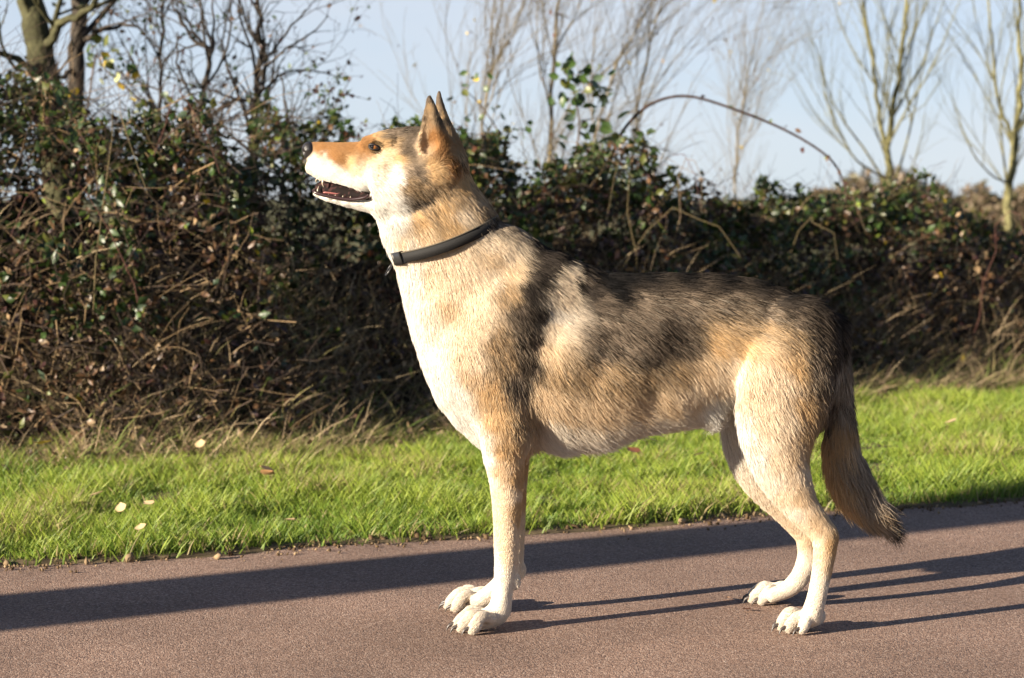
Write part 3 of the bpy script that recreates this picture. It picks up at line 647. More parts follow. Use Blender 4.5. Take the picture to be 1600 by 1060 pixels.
# black lower lips
for s in (-1, 1):
    acc = Acc()
    lp = catmull(np.array([mp(489, 297, s * .006), mp(496, 302, s * .0125), (mp(520, 308, s * .019)), mp(548, 312, s * .025), mp(572, 309, s * .033), mp(578, 304, s * .035)]), 5)
    acc.tube(lp, np.interp(np.linspace(0, 1, len(lp)), [0, .15, .8, 1], [.002, .0032, .0034, .002]), (1, 1, 1), 8); acc.build('lip', M_gum, dog, True)
for a, b, c, sz in claws:
    spike('claw', [a, b, c], .0046 * sz, M_claw, dog)

# --- collar: a band round the neck with buckle and ring
M_web = mat_plain('collar_webbing', (.011, .0105, .010), .75, .3, 1400, .35, .0005); M_trim = mat_plain('collar_trim', (.10, .085, .06), .7, .3)
M_buck = mat_plain('buckle_plastic', (.02, .02, .021), .35, .5); M_ring = bpy.data.materials.new('ring_steel'); M_ring.use_nodes = True
b_ = M_ring.node_tree.nodes['Principled BSDF']; b_.inputs['Metallic'].default_value = 1; b_.inputs['Base Color'].default_value = (.5, .48, .45, 1); b_.inputs['Roughness'].default_value = .35
A = D2(619, 403); B = D2(777, 346); cc0 = (A + B) / 2; ax1 = (B - A) / 2; ra_ = np.linalg.norm(ax1) ; ax1 = ax1 / ra_; nx = np.array([-ax1[1], ax1[0]])
if nx[1] < 0: nx = -nx
def collar_pt(a, off=0.0, h=0.0, bow=True):
    lat = .071 + off; r = ra_ + off
    hh = h + (-.010 * (1 - math.cos(a) ** 2) if bow else 0)          # sags between throat and nape as seen from the side
    p = cc0 + ax1 * r * math.cos(a) + nx * hh
    return np.array([p[0], lat * math.sin(a), p[1]])
def band(r0, r1, h0, h1, a0=0, a1=2 * math.pi, n=72):
    v = []; f = []
    aa = np.linspace(a0, a1, n)
    for a in aa: v += [collar_pt(a, r0, h0), collar_pt(a, r1, h0), collar_pt(a, r1, h1), collar_pt(a, r0, h1)]
    for i in range(n - 1):
        for q in range(4): f.append([4 * i + q, 4 * i + (q + 1) % 4, 4 * i + 4 + (q + 1) % 4, 4 * i + 4 + q])
    f.append([0, 1, 2, 3]); f.append([4 * n - 1, 4 * n - 2, 4 * n - 3, 4 * n - 4])
    return np.array(v), np.array(f)
acc = Acc(); acc.add(*band(-.001, .0045, -.0100, .0100), (1, 1, 1)); collar = acc.build('collar', M_web, dog, False, label='dark grey webbing collar with a plastic buckle')
acc = Acc(); acc.add(*band(-.0005, .0053, .0082, .0100), (1, 1, 1)); acc.build('edge_piping', M_trim, collar)
acc = Acc(); acc.add(*band(.001, .0095, -.0115, .0115, math.pi + .25, math.pi + .62, 8), (1, 1, 1)); acc.build('buckle', M_buck, collar)
acc = Acc(); acc.add(*band(.001, .0095, -.011, .011, math.pi - .55, math.pi - .2, 8), (1, 1, 1)); acc.build('slider', M_buck, collar)
acc = Acc(); a = np.linspace(0, 2 * math.pi, 25); rc = collar_pt(math.pi, .016, -.006)
acc.tube(np.stack([rc[0] + .006 * np.cos(a), rc[1] + .009 * np.sin(a), rc[2] - .010 + .010 * np.sin(a + 1.2)], 1), .0014, (1, 1, 1), 6); acc.build('ring', M_buck, collar, True)

# =================================================================== HEDGE AND TREES
def leaf_cards(c, size, col_, wid=.62, nrm=None, up=None):
    """n folded leaves of four triangles"""
    n = len(c); y = rand_unit(n) if up is None else norm(up + rng.normal(size=(n, 3)) * .5)
    z = rand_unit(n) if nrm is None else norm(nrm + rng.normal(size=(n, 3)) * .6)
    x = norm(np.cross(y, z)); z = np.cross(x, y); s = size[:, None]
    b = c; t = c + y * s; m_ = c + y * s * .48 - z * s * .10
    l = c + y * s * .42 - x * s * wid * .5 + z * s * .05; r = c + y * s * .42 + x * s * wid * .5 + z * s * .05
    v = np.stack([b, r, t, l, m_], 1).reshape(-1, 3); o = (np.arange(n) * 5)[:, None, None]
    f = (o + np.array([[0, 1, 4], [1, 2, 4], [2, 3, 4], [3, 0, 4]])[None]).reshape(-1, 3)
    return v, f, np.repeat(col_, 5, 0)
def leaf_mesh(name, colr_):
    """one ovate, toothed, folded leaf, 1 long"""
    ys = [0, .12, .3, .5, .68, .84, 1.0]; ws = [0, .22, .34, .36, .28, .15, 0]; v = []; f = []
    for i, (y, w) in enumerate(zip(ys, ws)):
        d = -.10 * math.sin(y * 3.1) ; tz = -.14 * y * y
        v += [(-w * (1 + .12 * (i % 2)), y - .03 * (i % 2), tz + .05), (0, y, tz + d * .6), (w * (1 + .12 * (i % 2)), y - .03 * (i % 2), tz + .05)]
    for i in range(6):
        a = 3 * i; f += [[a, a + 1, a + 4, a + 3], [a + 1, a + 2, a + 5, a + 4]]
    cc = np.tile(np.asarray(colr_), (len(v), 1)); cc[1::3] *= 1.35
    me = mesh_np(name, v, [np.array(f)], cc); me.materials.append(M_leaf); return me
PAL = {'green': (.035, .065, .014), 'olive': (.085, .095, .02), 'brown': (.11, .06, .03), 'rust': (.16, .062, .03), 'yellow': (.50, .36, .03), 'pale': (.32, .34, .16), 'lime': (.20, .26, .035), 'tan': (.27, .185, .10), 'plum': (.055, .025, .022), 'bluegreen': (.07, .105, .06)}
LEAFM = {k: leaf_mesh('leaf', v) for k, v in PAL.items()}
from mathutils import Matrix
def leaf_obj(parent, p, size, kind, up=None, name='leaf'):
    o = bpy.data.objects.new(name, LEAFM[kind]); col.objects.link(o)
    if parent is not None: o.parent = parent
    y = Vector(up if up is not None else rand_unit(1)[0]).normalized(); z = Vector(rand_unit(1)[0] + np.array([-.5, -.6, .6])); x = y.cross(z).normalized(); z = x.cross(y)
    o.matrix_world = Matrix.Translation(Vector(p)) @ Matrix((x, y, z)).transposed().to_4x4() @ Matrix.Diagonal((size * float(rng.uniform(.8, 1.1)), size, size, 1))
    return o

# ------------------------------------------------------------------ the hedge bank
def px_of_s(s):
    xy = ST(s, foot_t(s) + .5); P = np.c_[xy, np.full(len(s), .5)]; return proj(P)[0]
top_px = np.array([-300, 0, 150, 300, 450, 560, 640, 760, 900, 1000, 1100, 1250, 1350, 1450, 1600, 1900]); top_py = np.array([165, 170, 190, 208, 228, 258, 285, 288, 270, 264, 276, 312, 340, 350, 356, 360])
def hedge_h(s):
    px = px_of_s(s); py = np.interp(px, top_px, top_py); Y = ST(s, foot_t(s) + .75)[:, 1]
    return CAMH + (HZ - py) * Y / F - .03
def profile(w):      # height share over the depth 0..1
    return np.interp(w, [0, .06, .2, .4, .6, .85, 1], [.02, .16, .52, .90, 1.0, .92, .6])
HD = 1.5
def hedge_pts(n, s0, s1, shell=.10, wpow=1.5):
    s = rng.uniform(s0, s1, n); w = rng.random(n) ** wpow; H = hedge_h(s) * (.46 + 1.06 * fbm(np.stack([s * 3.6, w * 3, 0 * s], -1), 3, 61)); t = foot_t(s) + w * HD
    lump = (fbm(np.stack([s * 4.2, w * 4, 0 * s], -1), 2, 71) - .5) * .34
    z0 = vz(s, t); dep = np.abs(rng.normal(size=n)) * shell - shell * .45
    z = z0 + np.maximum(H * profile(w) + lump * .3 - dep, .01); t = t + lump - np.abs(rng.normal(size=n)) * .0
    return s, w, np.c_[ST(s, t), z], (z - z0) / np.maximum(H, .1)

SECT = [(-2.4, 1.55, 'tall dark green bramble and ivy hedge below the two mossy trunks', 0), (1.55, 3.35, 'brown bramble hedge with dead leaves, below the arching thorny cane', 1), (3.35, 9.2, 'low scrubby hedge with pale dry stalks, below the bare saplings', 2)]
M_core = mat_attr('light_blocker_dark', .95, .05, 0, 18, .03)
leaf_jobs = []
for s0, s1, lab, zone in SECT:
    hd = empty('bramble_hedge', lab, 'hedge', None); 
    # dark core mesh added inside the hedge to block light and see-through
    a_, b_ = int((s1 - s0) / .05) + 1, 26; ss = np.linspace(s0, s1, a_); ww = np.linspace(.02, 1.05, b_)
    S2, W2 = np.meshgrid(ss, ww, indexing='ij'); sf = S2.ravel(); wf = W2.ravel()
    z = vz(sf, foot_t(sf) + wf * HD) - .03 + .70 * hedge_h(sf) * profile(np.clip(wf - .05, 0, 1)) * (.75 + .5 * fbm(np.stack([sf * 6, wf * 7, 0 * sf], -1), 3, 81))
    t = foot_t(sf) + .05 + wf * HD + .25 * (fbm(np.stack([sf * 7, wf * 7, 4 + 0 * sf], -1), 2, 91) - .5)
    i_ = np.arange(a_ - 1)[:, None] * b_ + np.arange(b_ - 1)[None]
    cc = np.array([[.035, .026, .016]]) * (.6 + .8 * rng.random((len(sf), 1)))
    link('light_blocker', mesh_np('light_blocker', np.c_[ST(sf, t), z], [np.stack([i_, i_ + b_, i_ + b_ + 1, i_ + 1], -1).reshape(-1, 4)], cc), M_core, hd)
    # leaves
    n = int(8200 * (s1 - s0)); s, w, P, hz_ = hedge_pts(n, s0, s1, .09, 1.35)
    r = rng.random(n); cl = fbm(P * 5, 2, 101); green = np.clip(.12 + 1.9 * (hz_ - .5) + (cl - .5) * 2.4 + (.0 if zone == 0 else -.25 if zone == 1 else -.15), 0, .9)
    C = np.where((r < green)[:, None], np.where(rng.random((n, 1)) < .3, PAL['olive'], PAL['green']), np.where(rng.random((n, 1)) < .55, PAL['brown'], np.where(rng.random((n, 1)) < .45, PAL['tan'], PAL['plum'])))
    q = rng.random(n); C = np.where((q < .003)[:, None], PAL['yellow'], C); C = np.where(((q > .006) & (q < .03))[:, None], PAL['lime'] if zone != 1 else PAL['rust'], C); C = np.where(((q > .03) & (q < .05))[:, None], PAL['bluegreen'], C)
    C = C * rng.uniform(.45, 1.15, (n, 1)); sz = rng.uniform(.018, .045, n) * np.where(r < green, 1.15, .85)
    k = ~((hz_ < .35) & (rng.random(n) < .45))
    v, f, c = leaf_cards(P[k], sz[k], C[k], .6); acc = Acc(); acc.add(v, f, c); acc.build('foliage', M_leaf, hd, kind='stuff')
    # the 90 or so leaves that can be picked out
    nb = 110 if zone == 0 else 75
    s, w, P, hz_ = hedge_pts(nb, s0, s1, .02, 1.2); kinds = ['green', 'green', 'bluegreen', 'olive', 'green', 'olive', 'brown', 'lime'] if zone == 0 else ['green', 'olive', 'brown', 'rust', 'green', 'lime', 'tan']
    px, py = proj(P)
    for i in range(nb):
        if -60 < px[i] < 1660: leaf_jobs.append((hd, P[i] + np.array([0, -.03, .02]), float(rng.uniform(.026, .046)), kinds[int(rng.integers(len(kinds)))]))
    # twigs and dead stems sticking out of it
    acc = Acc(); nt_ = int((1400 if zone == 0 else 900) * (s1 - s0)); s, w, P, hz_ = hedge_pts(nt_, s0, s1, .05, 1.3)
    for i in range(nt_):
        up = .25 + 1.0 * max(0, hz_[i] - .3); L = float(rng.uniform(.12, .42 if zone == 0 else .28)) * (1.35 if hz_[i] > .75 else .9)
        d = norm(rng.normal(size=3) * np.array([1.1, .8, .8]) + np.array([.0, -.3, up])); p = P[i] - d * L * .35; pl = [p]; dd = d
        for k_ in range(4):
            dd = norm(dd + rng.normal(size=3) * .16 + np.array([0, 0, -.10])); p = p + dd * L / 4; p[2] = max(p[2], .03); pl.append(p.copy())
        base = PAL['tan'] if rng.random() < (.22 if hz_[i] > .5 else .34) else (.10, .07, .05) if rng.random() < .5 else (.045, .032, .026)
        acc.tube(pl, np.linspace(rng.uniform(.0011, .0026 if zone == 0 else .0019), .0006, 5), np.array(base) * rng.uniform(.6, 1.3) * (1 if zone == 0 else .75), 3)
    acc.build('twigs', M_dry, hd, kind='stuff')
    # long canes arching through the bank
    for i in range(int(3 * (s1 - s0))):
        s = rng.uniform(s0 + .1, s1 - .1, 1); t = foot_t(s) + rng.uniform(.15, .9); p = np.r_[ST(s, t)[0], .1]; az = rng.uniform(-2.9, .2); L = rng.uniform(.8, 1.5); tt_ = np.linspace(0, 1, 9)[:, None]
        hh = float(hedge_h(s)[0]) * rng.uniform(.75, 1.12)
        pl = p + np.array([[math.cos(az) * L * .55, math.sin(az) * L * .35, 0]]) * tt_ + np.array([[0, 0, 1.]]) * hh * np.sin(np.clip(tt_ * 2.3, 0, 2.6)) * .95 + rng.normal(size=(9, 3)) * .012
        ac = Acc(); ac.tube(pl, np.linspace(.0022, .0009, 9), np.array([(.10, .045, .035), (.13, .10, .05), (.17, .12, .075)][i % 3]), 5); ac.build('cane', M_dry, hd, True)

# ------------------------------------------------------------------ dry grass and straw at the foot
def straw(name, lab, n, s0, s1, tr, hr, lean, cols, width=(.0016, .0034), group=None):
    s = rng.uniform(s0, s1, n); t = foot_t(s) + rng.uniform(tr[0], tr[1], n); P = np.c_[ST(s, t), vz(s, t) + .0]
    k = fbm(np.stack([s * 6, t * 6, 0 * s], -1), 2, 131) > .36; s, t, P = s[k], t[k], P[k]; n = len(P)
    w_ = np.clip((t - foot_t(s)) / HD, 0, 1); P[:, 2] += hedge_h(s) * profile(w_) * rng.uniform(.45, .9, n) * (w_ > 0)
    az = rng.uniform(0, 2 * math.pi, n); td = np.stack([np.cos(az), np.sin(az), 0 * az], 1); tl = np.abs(rng.normal(size=n)) * lean + .1
    D = norm(td * tl[:, None] + np.array([.12, -.15, 1.0])); sd = norm(np.cross(D, rand_unit(n))); h = rng.uniform(*hr, n) * (.5 + rng.random(n))
    v, q, t3, k = strips(P - [0, 0, .01], D, sd, td * .28 + np.array([0, -.05, -.2]), h, rng.uniform(*width, n), 3)
    c = np.array(cols)[rng.integers(len(cols), size=n)] * rng.uniform(.55, 1.25, (n, 1))
    link(name, mesh_np(name, v, [q, t3], np.repeat(c, k, 0)), M_dry, kind='stuff', label=lab, category='dry grass')
TANS = [(.32, .24, .145), (.25, .18, .11), (.40, .31, .19), (.15, .10, .065), (.18, .16, .065)]
straw('dry_grass', 'tangled tan dead grass along the hedge foot', 44000, -2.4, 8.6, (-.25, .50), (.05, .17), .9, TANS)
straw('dry_grass', 'taller pale straw leaning out of the scrubby hedge', 600, 2.6, 7.2, (.05, .5), (.18, .34), .45, TANS[:3], (.0014, .0028))
straw('dry_grass', 'fine green and tan grass tufts between verge and hedge', 8000, -2.4, 8.6, (-.22, .10), (.06, .15), .45, [(.11, .16, .03), (.16, .20, .05), (.28, .24, .10)])
# sunlit leaf litter heaped where verge and hedge meet
n = 5200; s = rng.uniform(-2.2, 6.2, n); t = foot_t(s) + rng.normal(size=n) * .13 - .02; P = np.c_[ST(s, t), vz(s, t) + np.abs(rng.normal(size=n)) * .02 + .004]
k = fbm(np.stack([s * 4, t * 4, 0 * s], -1), 2, 141) > .42; P = P[k]; n = len(P)
v, f, c = leaf_cards(P, rng.uniform(.014, .04, n), np.array([PAL['tan'], (.22, .14, .085), (.15, .085, .05), (.33, .24, .15)])[rng.integers(4, size=n)] * rng.uniform(.6, 1.2, (n, 1)), .65, np.tile([0, 0, 1.], (n, 1)))
acc = Acc(); acc.add(v, f, c); acc.build('leaf_litter', M_leaf, None, kind='stuff', label='tan dead leaf litter heaped along the hedge foot', category='leaf litter')

# ------------------------------------------------------------------ trees
def wander(p, d, L, n, jit, trop):
    pl = [np.array(p, float)]; d = norm(np.array(d, float))
    for _ in range(n):
        d = norm(d + rng.normal(size=3) * jit + np.asarray(trop)); pl.append(pl[-1] + d * L / n)
    return np.array(pl)
def grow(at_, ac_, pl, r0, r1, c0, depth, spec):
    """adds the branch pl and, recursively, its children"""
    acc = at_ if depth == 0 else ac_
    n = len(pl); rr = np.linspace(r0, r1, n); sides = 9 if r0 > .03 else 6 if r0 > .008 else 4 if r0 > .003 else 3
    acc.tube(pl, rr, np.asarray(c0) * rng.uniform(.85, 1.15), sides)
    if depth >= len(spec): return
    cnt, lr, spread, up, jit, lo_ = spec[depth]
    L = np.linalg.norm(np.diff(pl, axis=0), axis=1).sum()
    for _ in range(int(cnt * L + rng.random())):
        u = lo_ + (1 - lo_) * rng.random(); i = min(int(u * (n - 1)), n - 2); fr = u * (n - 1) - i
        p = pl[i] * (1 - fr) + pl[i + 1] * fr; t = norm(pl[i + 1] - pl[i]); q = rand_unit(1)[0]; q = norm(q - t * (q @ t))
        d = norm(t + q * spread + np.array([0, 0, up])); l = rng.uniform(*lr) * (1.15 - .6 * u); rb = min(rr[i] * .62, (.0014 if spec is SP_WIL else .0035 if spec is SP_SAP else .008) * l / .5 + .0009)
        grow(at_, ac_, wander(p, d, l, 6, jit, (.04 if spec is SP_WIL else .01, 0, up * .12)), rb, max(rb * .3, .0007), c0, depth + 1, spec)
def tree(name, lab, cat, trunks, Y, c0, spec, group=None, leaves=0, lcols=None, base_z=0.0):
    """trunks: list of pixel polylines with radii (px, py, r m) at depth Y; the first starts at the ground"""
    root = empty(name, lab, cat, group); at_, ac_ = Acc(), Acc()
    for k, tr in enumerate(trunks):
        tr = [tuple(q) if len(q) == 4 else (*q, 0.0) for q in tr]
        P = np.array([[*atY(a, b, Y + dy), r] for a, b, r, dy in tr])
        if k == 0: P = np.vstack([[P[0, 0] + .02, P[0, 1], 0.0, P[0, 3] * 1.25], P])
        Pc = catmull(P, 5); pl = Pc[:, :3] + rng.normal(size=(len(Pc), 3)) * .006 * np.minimum(1, Pc[:, 3:] / .01); r = np.maximum(Pc[:, 3], .0009)
        at_.tube(pl, r, np.asarray(c0) * rng.uniform(.7, 1.3, (len(pl), 1)), 9 if r[0] > .02 else 6)
        cnt, lr, spread, up, jit, lo_ = spec[0]; n = len(pl); L = np.linalg.norm(np.diff(pl, axis=0), axis=1).sum(); lo2 = lo_ if k == 0 else .1
        for _ in range(int(cnt * L * (1 - lo2) + .5)):
            u = lo2 + (1 - lo2) * rng.random(); i = min(int(u * (n - 1)), n - 2); p = pl[i]; t = norm(pl[i + 1] - pl[i]); q = rand_unit(1)[0]; q = norm(q - t * (q @ t))
            d = norm(t + q * spread + np.array([0, 0, up])); l = rng.uniform(*lr) * (1.15 - .5 * u); rb = min(r[i] * .55, (.0014 if spec is SP_WIL else .0035 if spec is SP_SAP else .0075) * l / .5 + .0010)
            grow(at_, ac_, wander(p, d, l, 6, jit, (.04 if spec is SP_WIL else .01, 0, up * .12)), rb, max(rb * .3, .0007), c0, 1, spec)
    root.location = (0, 0, 0)
    at_.build('trunk', M_bark, root, True)
    if ac_.n: ac_.build('crown', M_bark, root, True)
    if leaves:
        V_ = np.concatenate(ac_.v); P = V_[rng.integers(len(V_), size=leaves)]; c = np.array(lcols)[rng.integers(len(lcols), size=leaves)] * rng.uniform(.7, 1.2, (leaves, 1))
        v, f, c = leaf_cards(P, rng.uniform(.010, .03, leaves), c, .7); a2 = Acc(); a2.add(v, f, c); a2.build('leaves', M_leaf, root, kind='stuff')
    return root
MOSS = (.062, .06, .03); GREY = (.10, .082, .055); DARK = (.05, .041, .032); OLV = (.15, .14, .065); WIL = (.17, .14, .09)
SP_BIG = [(3.2, (.5, 1.1), .9, .35, .16, .3), (7, (.15, .42), .9, .2, .2, .15), (9, (.06, .18), .9, .1, .2, .1)]
SP_THORN = [(11, (.25, .65), .95, .22, .2, .2), (15, (.08, .28), 1.0, .12, .24, .1), (16, (.03, .08), 1.0, .1, .2, .1)]
SP_WIL = [(13, (.35, 1.1), .55, .22, .11, .05), (9, (.2, .6), .5, .16, .12, .1), (3, (.1, .3), .5, .1, .12, .1)]
SP_SAP = [(8, (.5, 1.1), .62, .5, .08, .2), (6, (.25, .6), .6, .35, .12, .1), (5, (.1, .3), .6, .2, .14, .1)]
tree('tree', 'thick mossy-barked tree trunk leaning slightly, rising behind the ivy hedge', 'tree', [[(92, 330, .062), (78, 190, .058), (64, 90, .055), (50, 0, .052), (35, -150, .046), (22, -350, .03)], [(62, 80, .02), (95, 40, .017, -.1), (140, 10, .013, -.2), (200, -60, .006, -.3)], [(70, 130, .018), (30, 95, .014, -.1), (-40, 70, .01, -.2)]], 9.0, MOSS, SP_BIG, leaves=420, lcols=[PAL['green'], PAL['olive'], PAL['plum'], PAL['brown']])
tree('tree', 'slimmer dark tree trunk standing straight beside the mossy trunk', 'tree', [[(112, 330, .042), (115, 180, .036), (120, 80, .034), (124, 0, .032), (128, -180, .026), (134, -360, .012)], [(121, 70, .013), (160, 48, .010, -.1), (215, 40, .006, -.2)], [(118, 105, .012), (85, 120, .009, -.15), (40, 90, .006, -.25)]], 9.3, DARK, SP_BIG, leaves=420, lcols=[PAL['brown'], PAL['olive'], PAL['green']])
tree('thorn_shrub', 'bare thorny shrub with one upright stem and a bowed side branch', 'shrub', [[(398, 330, .016), (397, 240, .014), (400, 150, .013), (405, 60, .011), (402, 0, .009), (392, -90, .005)], [(398, 158, .009), (360, 160, .0085), (325, 188, .008), (305, 212, .007)], [(400, 110, .006), (440, 60, .005, -.1), (478, 15, .003, -.2)], [(399, 150, .006), (460, 110, .004, .1), (540, 122, .002, .15)], [(402, 70, .005), (380, 20, .004), (365, -40, .002)]], 8.9, DARK, SP_THORN, leaves=220, lcols=[PAL['plum'], PAL['green'], PAL['brown']])
tree('thorn_shrub', 'bare twiggy shrub with forked crooked stems beside the bowed branch', 'shrub', [[(296, 330, .014), (304, 215, .012), (318, 140, .011), (330, 85, .010), (300, 60, .007), (272, 10, .004), (262, -60, .002)], [(330, 85, .007), (335, 40, .005), (328, -30, .003)], [(312, 170, .006), (280, 110, .005), (278, 50, .003)]], 8.7, DARK, SP_THORN, leaves=260, lcols=[PAL['plum'], PAL['green'], PAL['brown']])
tree('thorn_shrub', 'thin straight sapling stem with short buds behind the ivy hedge', 'shrub', [[(244, 330, .010), (246, 220, .009), (252, 110, .008), (256, 30, .007), (260, -90, .003)], [(248, 180, .005), (215, 120, .004, -.1), (190, 60, .002, -.1)]], 9.1, DARK, SP_THORN, leaves=160, lcols=[PAL['plum'], PAL['green'], PAL['brown']])
SP_TW = [(10, (.2, .5), .9, .3, .2, .1), (12, (.06, .2), 1.0, .1, .24, .1)]
tree('thorn_shrub', 'low dense tangle of bare twigs at the edge of the ivy hedge', 'shrub', [[(470, 330, .008), (462, 250, .007), (450, 190, .005), (440, 120, .003)], [(465, 270, .005), (500, 200, .004), (555, 185, .002)], [(465, 290, .006), (500, 250, .004), (520, 215, .002)]], 8.6, DARK, SP_TW, leaves=260, lcols=[PAL['plum'], PAL['green'], PAL['olive']])
for lab, tr, Y in (
    ('wispy willow clump with slender whips right behind the raised dog head', [[(748, 330, .00744), (752, 240, .00682), (765, 120, .00558), (790, -20, .0031), (810, -150, .00124)], [(742, 300, .00496), (728, 190, .00372), (735, 80, .00186)]], 11.0),
    ('tall willow with pale greenish stem among the slender whips', [[(857, 330, .0124), (860, 240, .01116), (864, 120, .00992), (872, 20, .00806), (888, -120, .00496), (900, -240, .00186)], [(862, 180, .00496), (840, 80, .00372), (842, -40, .00186)], [(868, 80, .00496), (905, 10, .0031), (930, -90, .00124)]], 11.2),
    ('leaning willow with forked stem beside the bramble spray', [[(918, 330, .00744), (925, 240, .00682), (960, 110, .00558), (1010, 20, .00372), (1040, -80, .00124)], [(930, 220, .00372), (925, 100, .0031), (945, -20, .00124)]], 11.6),
    ('willow with two stems rising above the arching cane', [[(985, 330, .00868), (990, 230, .00744), (1002, 140, .00682), (1020, 50, .00496), (1058, -70, .00186)], [(996, 190, .00434), (1030, 110, .0031), (1068, 20, .00186)]], 11.4),
    ('faint thin willow whips swaying between the cane and the sapling', [[(1148, 330, .0062), (1150, 240, .00558), (1166, 130, .00434), (1190, 20, .00248), (1215, -90, .00124)], [(1155, 250, .0031), (1190, 150, .00248), (1225, 60, .00124)]], 13.5)):
    tree('willow', lab, 'tree', tr, Y, WIL, SP_WIL, 'bare willows behind the hedge', leaves=60, lcols=[PAL['yellow'], PAL['tan'], PAL['rust']])
tree('sapling', 'bare greenish sapling with twin stems and ascending branches above the scrub', 'tree', [[(1392, 350, .03128), (1392, 310, .02856), (1388, 230, .0204), (1400, 140, .01632), (1412, 60, .01292), (1418, -30, .00884), (1424, -160, .00408)], [(1389, 250, .01632), (1372, 170, .01224), (1362, 80, .0102), (1350, 0, .0068), (1345, -110, .00272)], [(1386, 280, .00816), (1340, 250, .0068, -.2), (1298, 180, .00476, -.3), (1280, 90, .00204, -.3)], [(1396, 180, .00816), (1440, 100, .00612, .2), (1475, 0, .00272, .3)]], 14.0, OLV, SP_SAP, 'bare saplings beyond the hedge')
tree('sapling', 'bare greenish sapling forking into a wide vase shape above dry stalks', 'tree', [[(1574, 360, .03128), (1576, 300, .0272), (1586, 215, .02312), (1594, 130, .01632), (1592, 40, .01224), (1600, -60, .00816), (1604, -170, .0034)], [(1585, 222, .0136), (1560, 150, .01088), (1550, 60, .00816), (1540, -40, .00408)], [(1586, 215, .01088), (1625, 140, .00816), (1640, 20, .00408)], [(1578, 290, .0068), (1525, 250, .00544, -.2), (1490, 160, .00272, -.3)]], 14.2, OLV, SP_SAP, 'bare saplings beyond the hedge')

# ------------------------------------------------------------------ brambles that stand out
ac = Acc(); root = empty('bramble_cane', 'long thorny bramble cane arching against the sky over the hedge', 'bramble')
cp = np.array([atY(a, b, 9.2) for a, b in ((940, 300), (965, 220), (1000, 175), (1040, 154), (1085, 152), (1150, 172), (1215, 198), (1270, 228), (1305, 258), (1322, 300), (1318, 330))])
cpl = catmull(cp, 5); ac.tube(cpl, np.linspace(.0075, .0035, len(cpl)), (.055, .035, .028), 6); ac.build('cane', M_bark, root, True)
for i in range(60):
    k = int(rng.integers(2, len(cpl) - 1)); p = cpl[k]; d = rand_unit(1)[0]; ac = Acc(); ac.tube([p, p + d * .010], [.0022, .0003], (.06, .035, .03), 3); ac.build('thorn', M_bark, root)
for i in range(22):
    k = int(rng.integers(20, len(cpl) - 1)); leaf_jobs.append((root, cpl[k] + rng.normal(size=3) * .02, float(rng.uniform(.015, .03)), ['green', 'brown', 'plum'][i % 3]))
def spray(lab, line, Y, clusters, kinds, size):
    root = empty('bramble_spray', lab, 'bramble'); P = catmull(np.array([atY(a, b, Y) for a, b in line]), 5)
    ac = Acc(); ac.tube(P, np.linspace(.005, .0018, len(P)), (.09, .06, .04), 5); ac.build('cane', M_bark, root, True)
    for (a, b, n) in clusters:
        c = atY(a, b, Y); j = np.argmin(((P - c) ** 2).sum(1)); ac = Acc(); ac.tube([P[j], (P[j] + c) / 2 + [0, 0, .015], c], [.002, .0015, .001], (.08, .06, .035), 4); ac.build('stalk', M_bark, root)
        for i in range(int(n * 1.6)): leaf_jobs.append((root, c + rng.normal(size=3) * np.array([.032, .03, .026]), float(rng.uniform(*size)), kinds[int(rng.integers(len(kinds)))]))
spray('leafy green bramble spray reaching up into the sky behind the dog head', [(905, 300), (900, 250), (905, 190), (895, 140), (880, 108)], 9.1, [(880, 112, 6), (905, 118, 7), (925, 130, 5), (900, 150, 6), (885, 160, 4), (940, 150, 3), (905, 170, 4), (912, 205, 5), (945, 200, 4), (930, 230, 5), (955, 190, 3), (895, 235, 4), (870, 265, 5), (920, 270, 5)], ['green', 'green', 'bluegreen', 'olive', 'green', 'green'], (.034, .06))
spray('sparse bramble spray with a few yellow leaves beside the dog ears', [(800, 330), (795, 260), (780, 210), (755, 170), (722, 135)], 9.0, [(720, 132, 3), (745, 128, 3), (752, 172, 2), (785, 185, 3), (798, 205, 3), (820, 200, 3), (770, 225, 3), (790, 250, 4), (815, 265, 5), (775, 285, 5), (735, 180, 1)], ['green', 'green', 'green', 'olive', 'bluegreen', 'olive', 'yellow'], (.022, .042))
spray('bramble spray with dark leaves and pale curled ones beside the slim trunk', [(120, 330), (128, 230), (140, 150), (150, 90), (165, 110), (200, 140), (240, 178)], 8.5, [(150, 75, 4), (160, 90, 4), (175, 105, 2), (178, 95, 3), (205, 118, 3), (220, 135, 2), (228, 165, 4), (245, 172, 3), (218, 172, 3), (130, 160, 6), (90, 170, 8), (60, 160, 8), (30, 150, 7), (75, 195, 8), (20, 200, 8)], ['green', 'green', 'bluegreen', 'pale', 'olive', 'green', 'green', 'olive', 'yellow'], (.026, .05))
spray('low bramble spray with lime leaves beneath the bowed branch', [(420, 330), (405, 300), (390, 280), (400, 262)], 8.2, [(392, 325, 3), (400, 290, 3), (415, 270, 2), (380, 300, 3), (440, 300, 3), (340, 265, 1), (240, 292, 2), (130, 280, 4), (60, 295, 4), (190, 325, 3)], ['lime', 'olive', 'olive', 'bluegreen', 'green', 'pale'], (.024, .042))
for j in leaf_jobs: leaf_obj(*j)

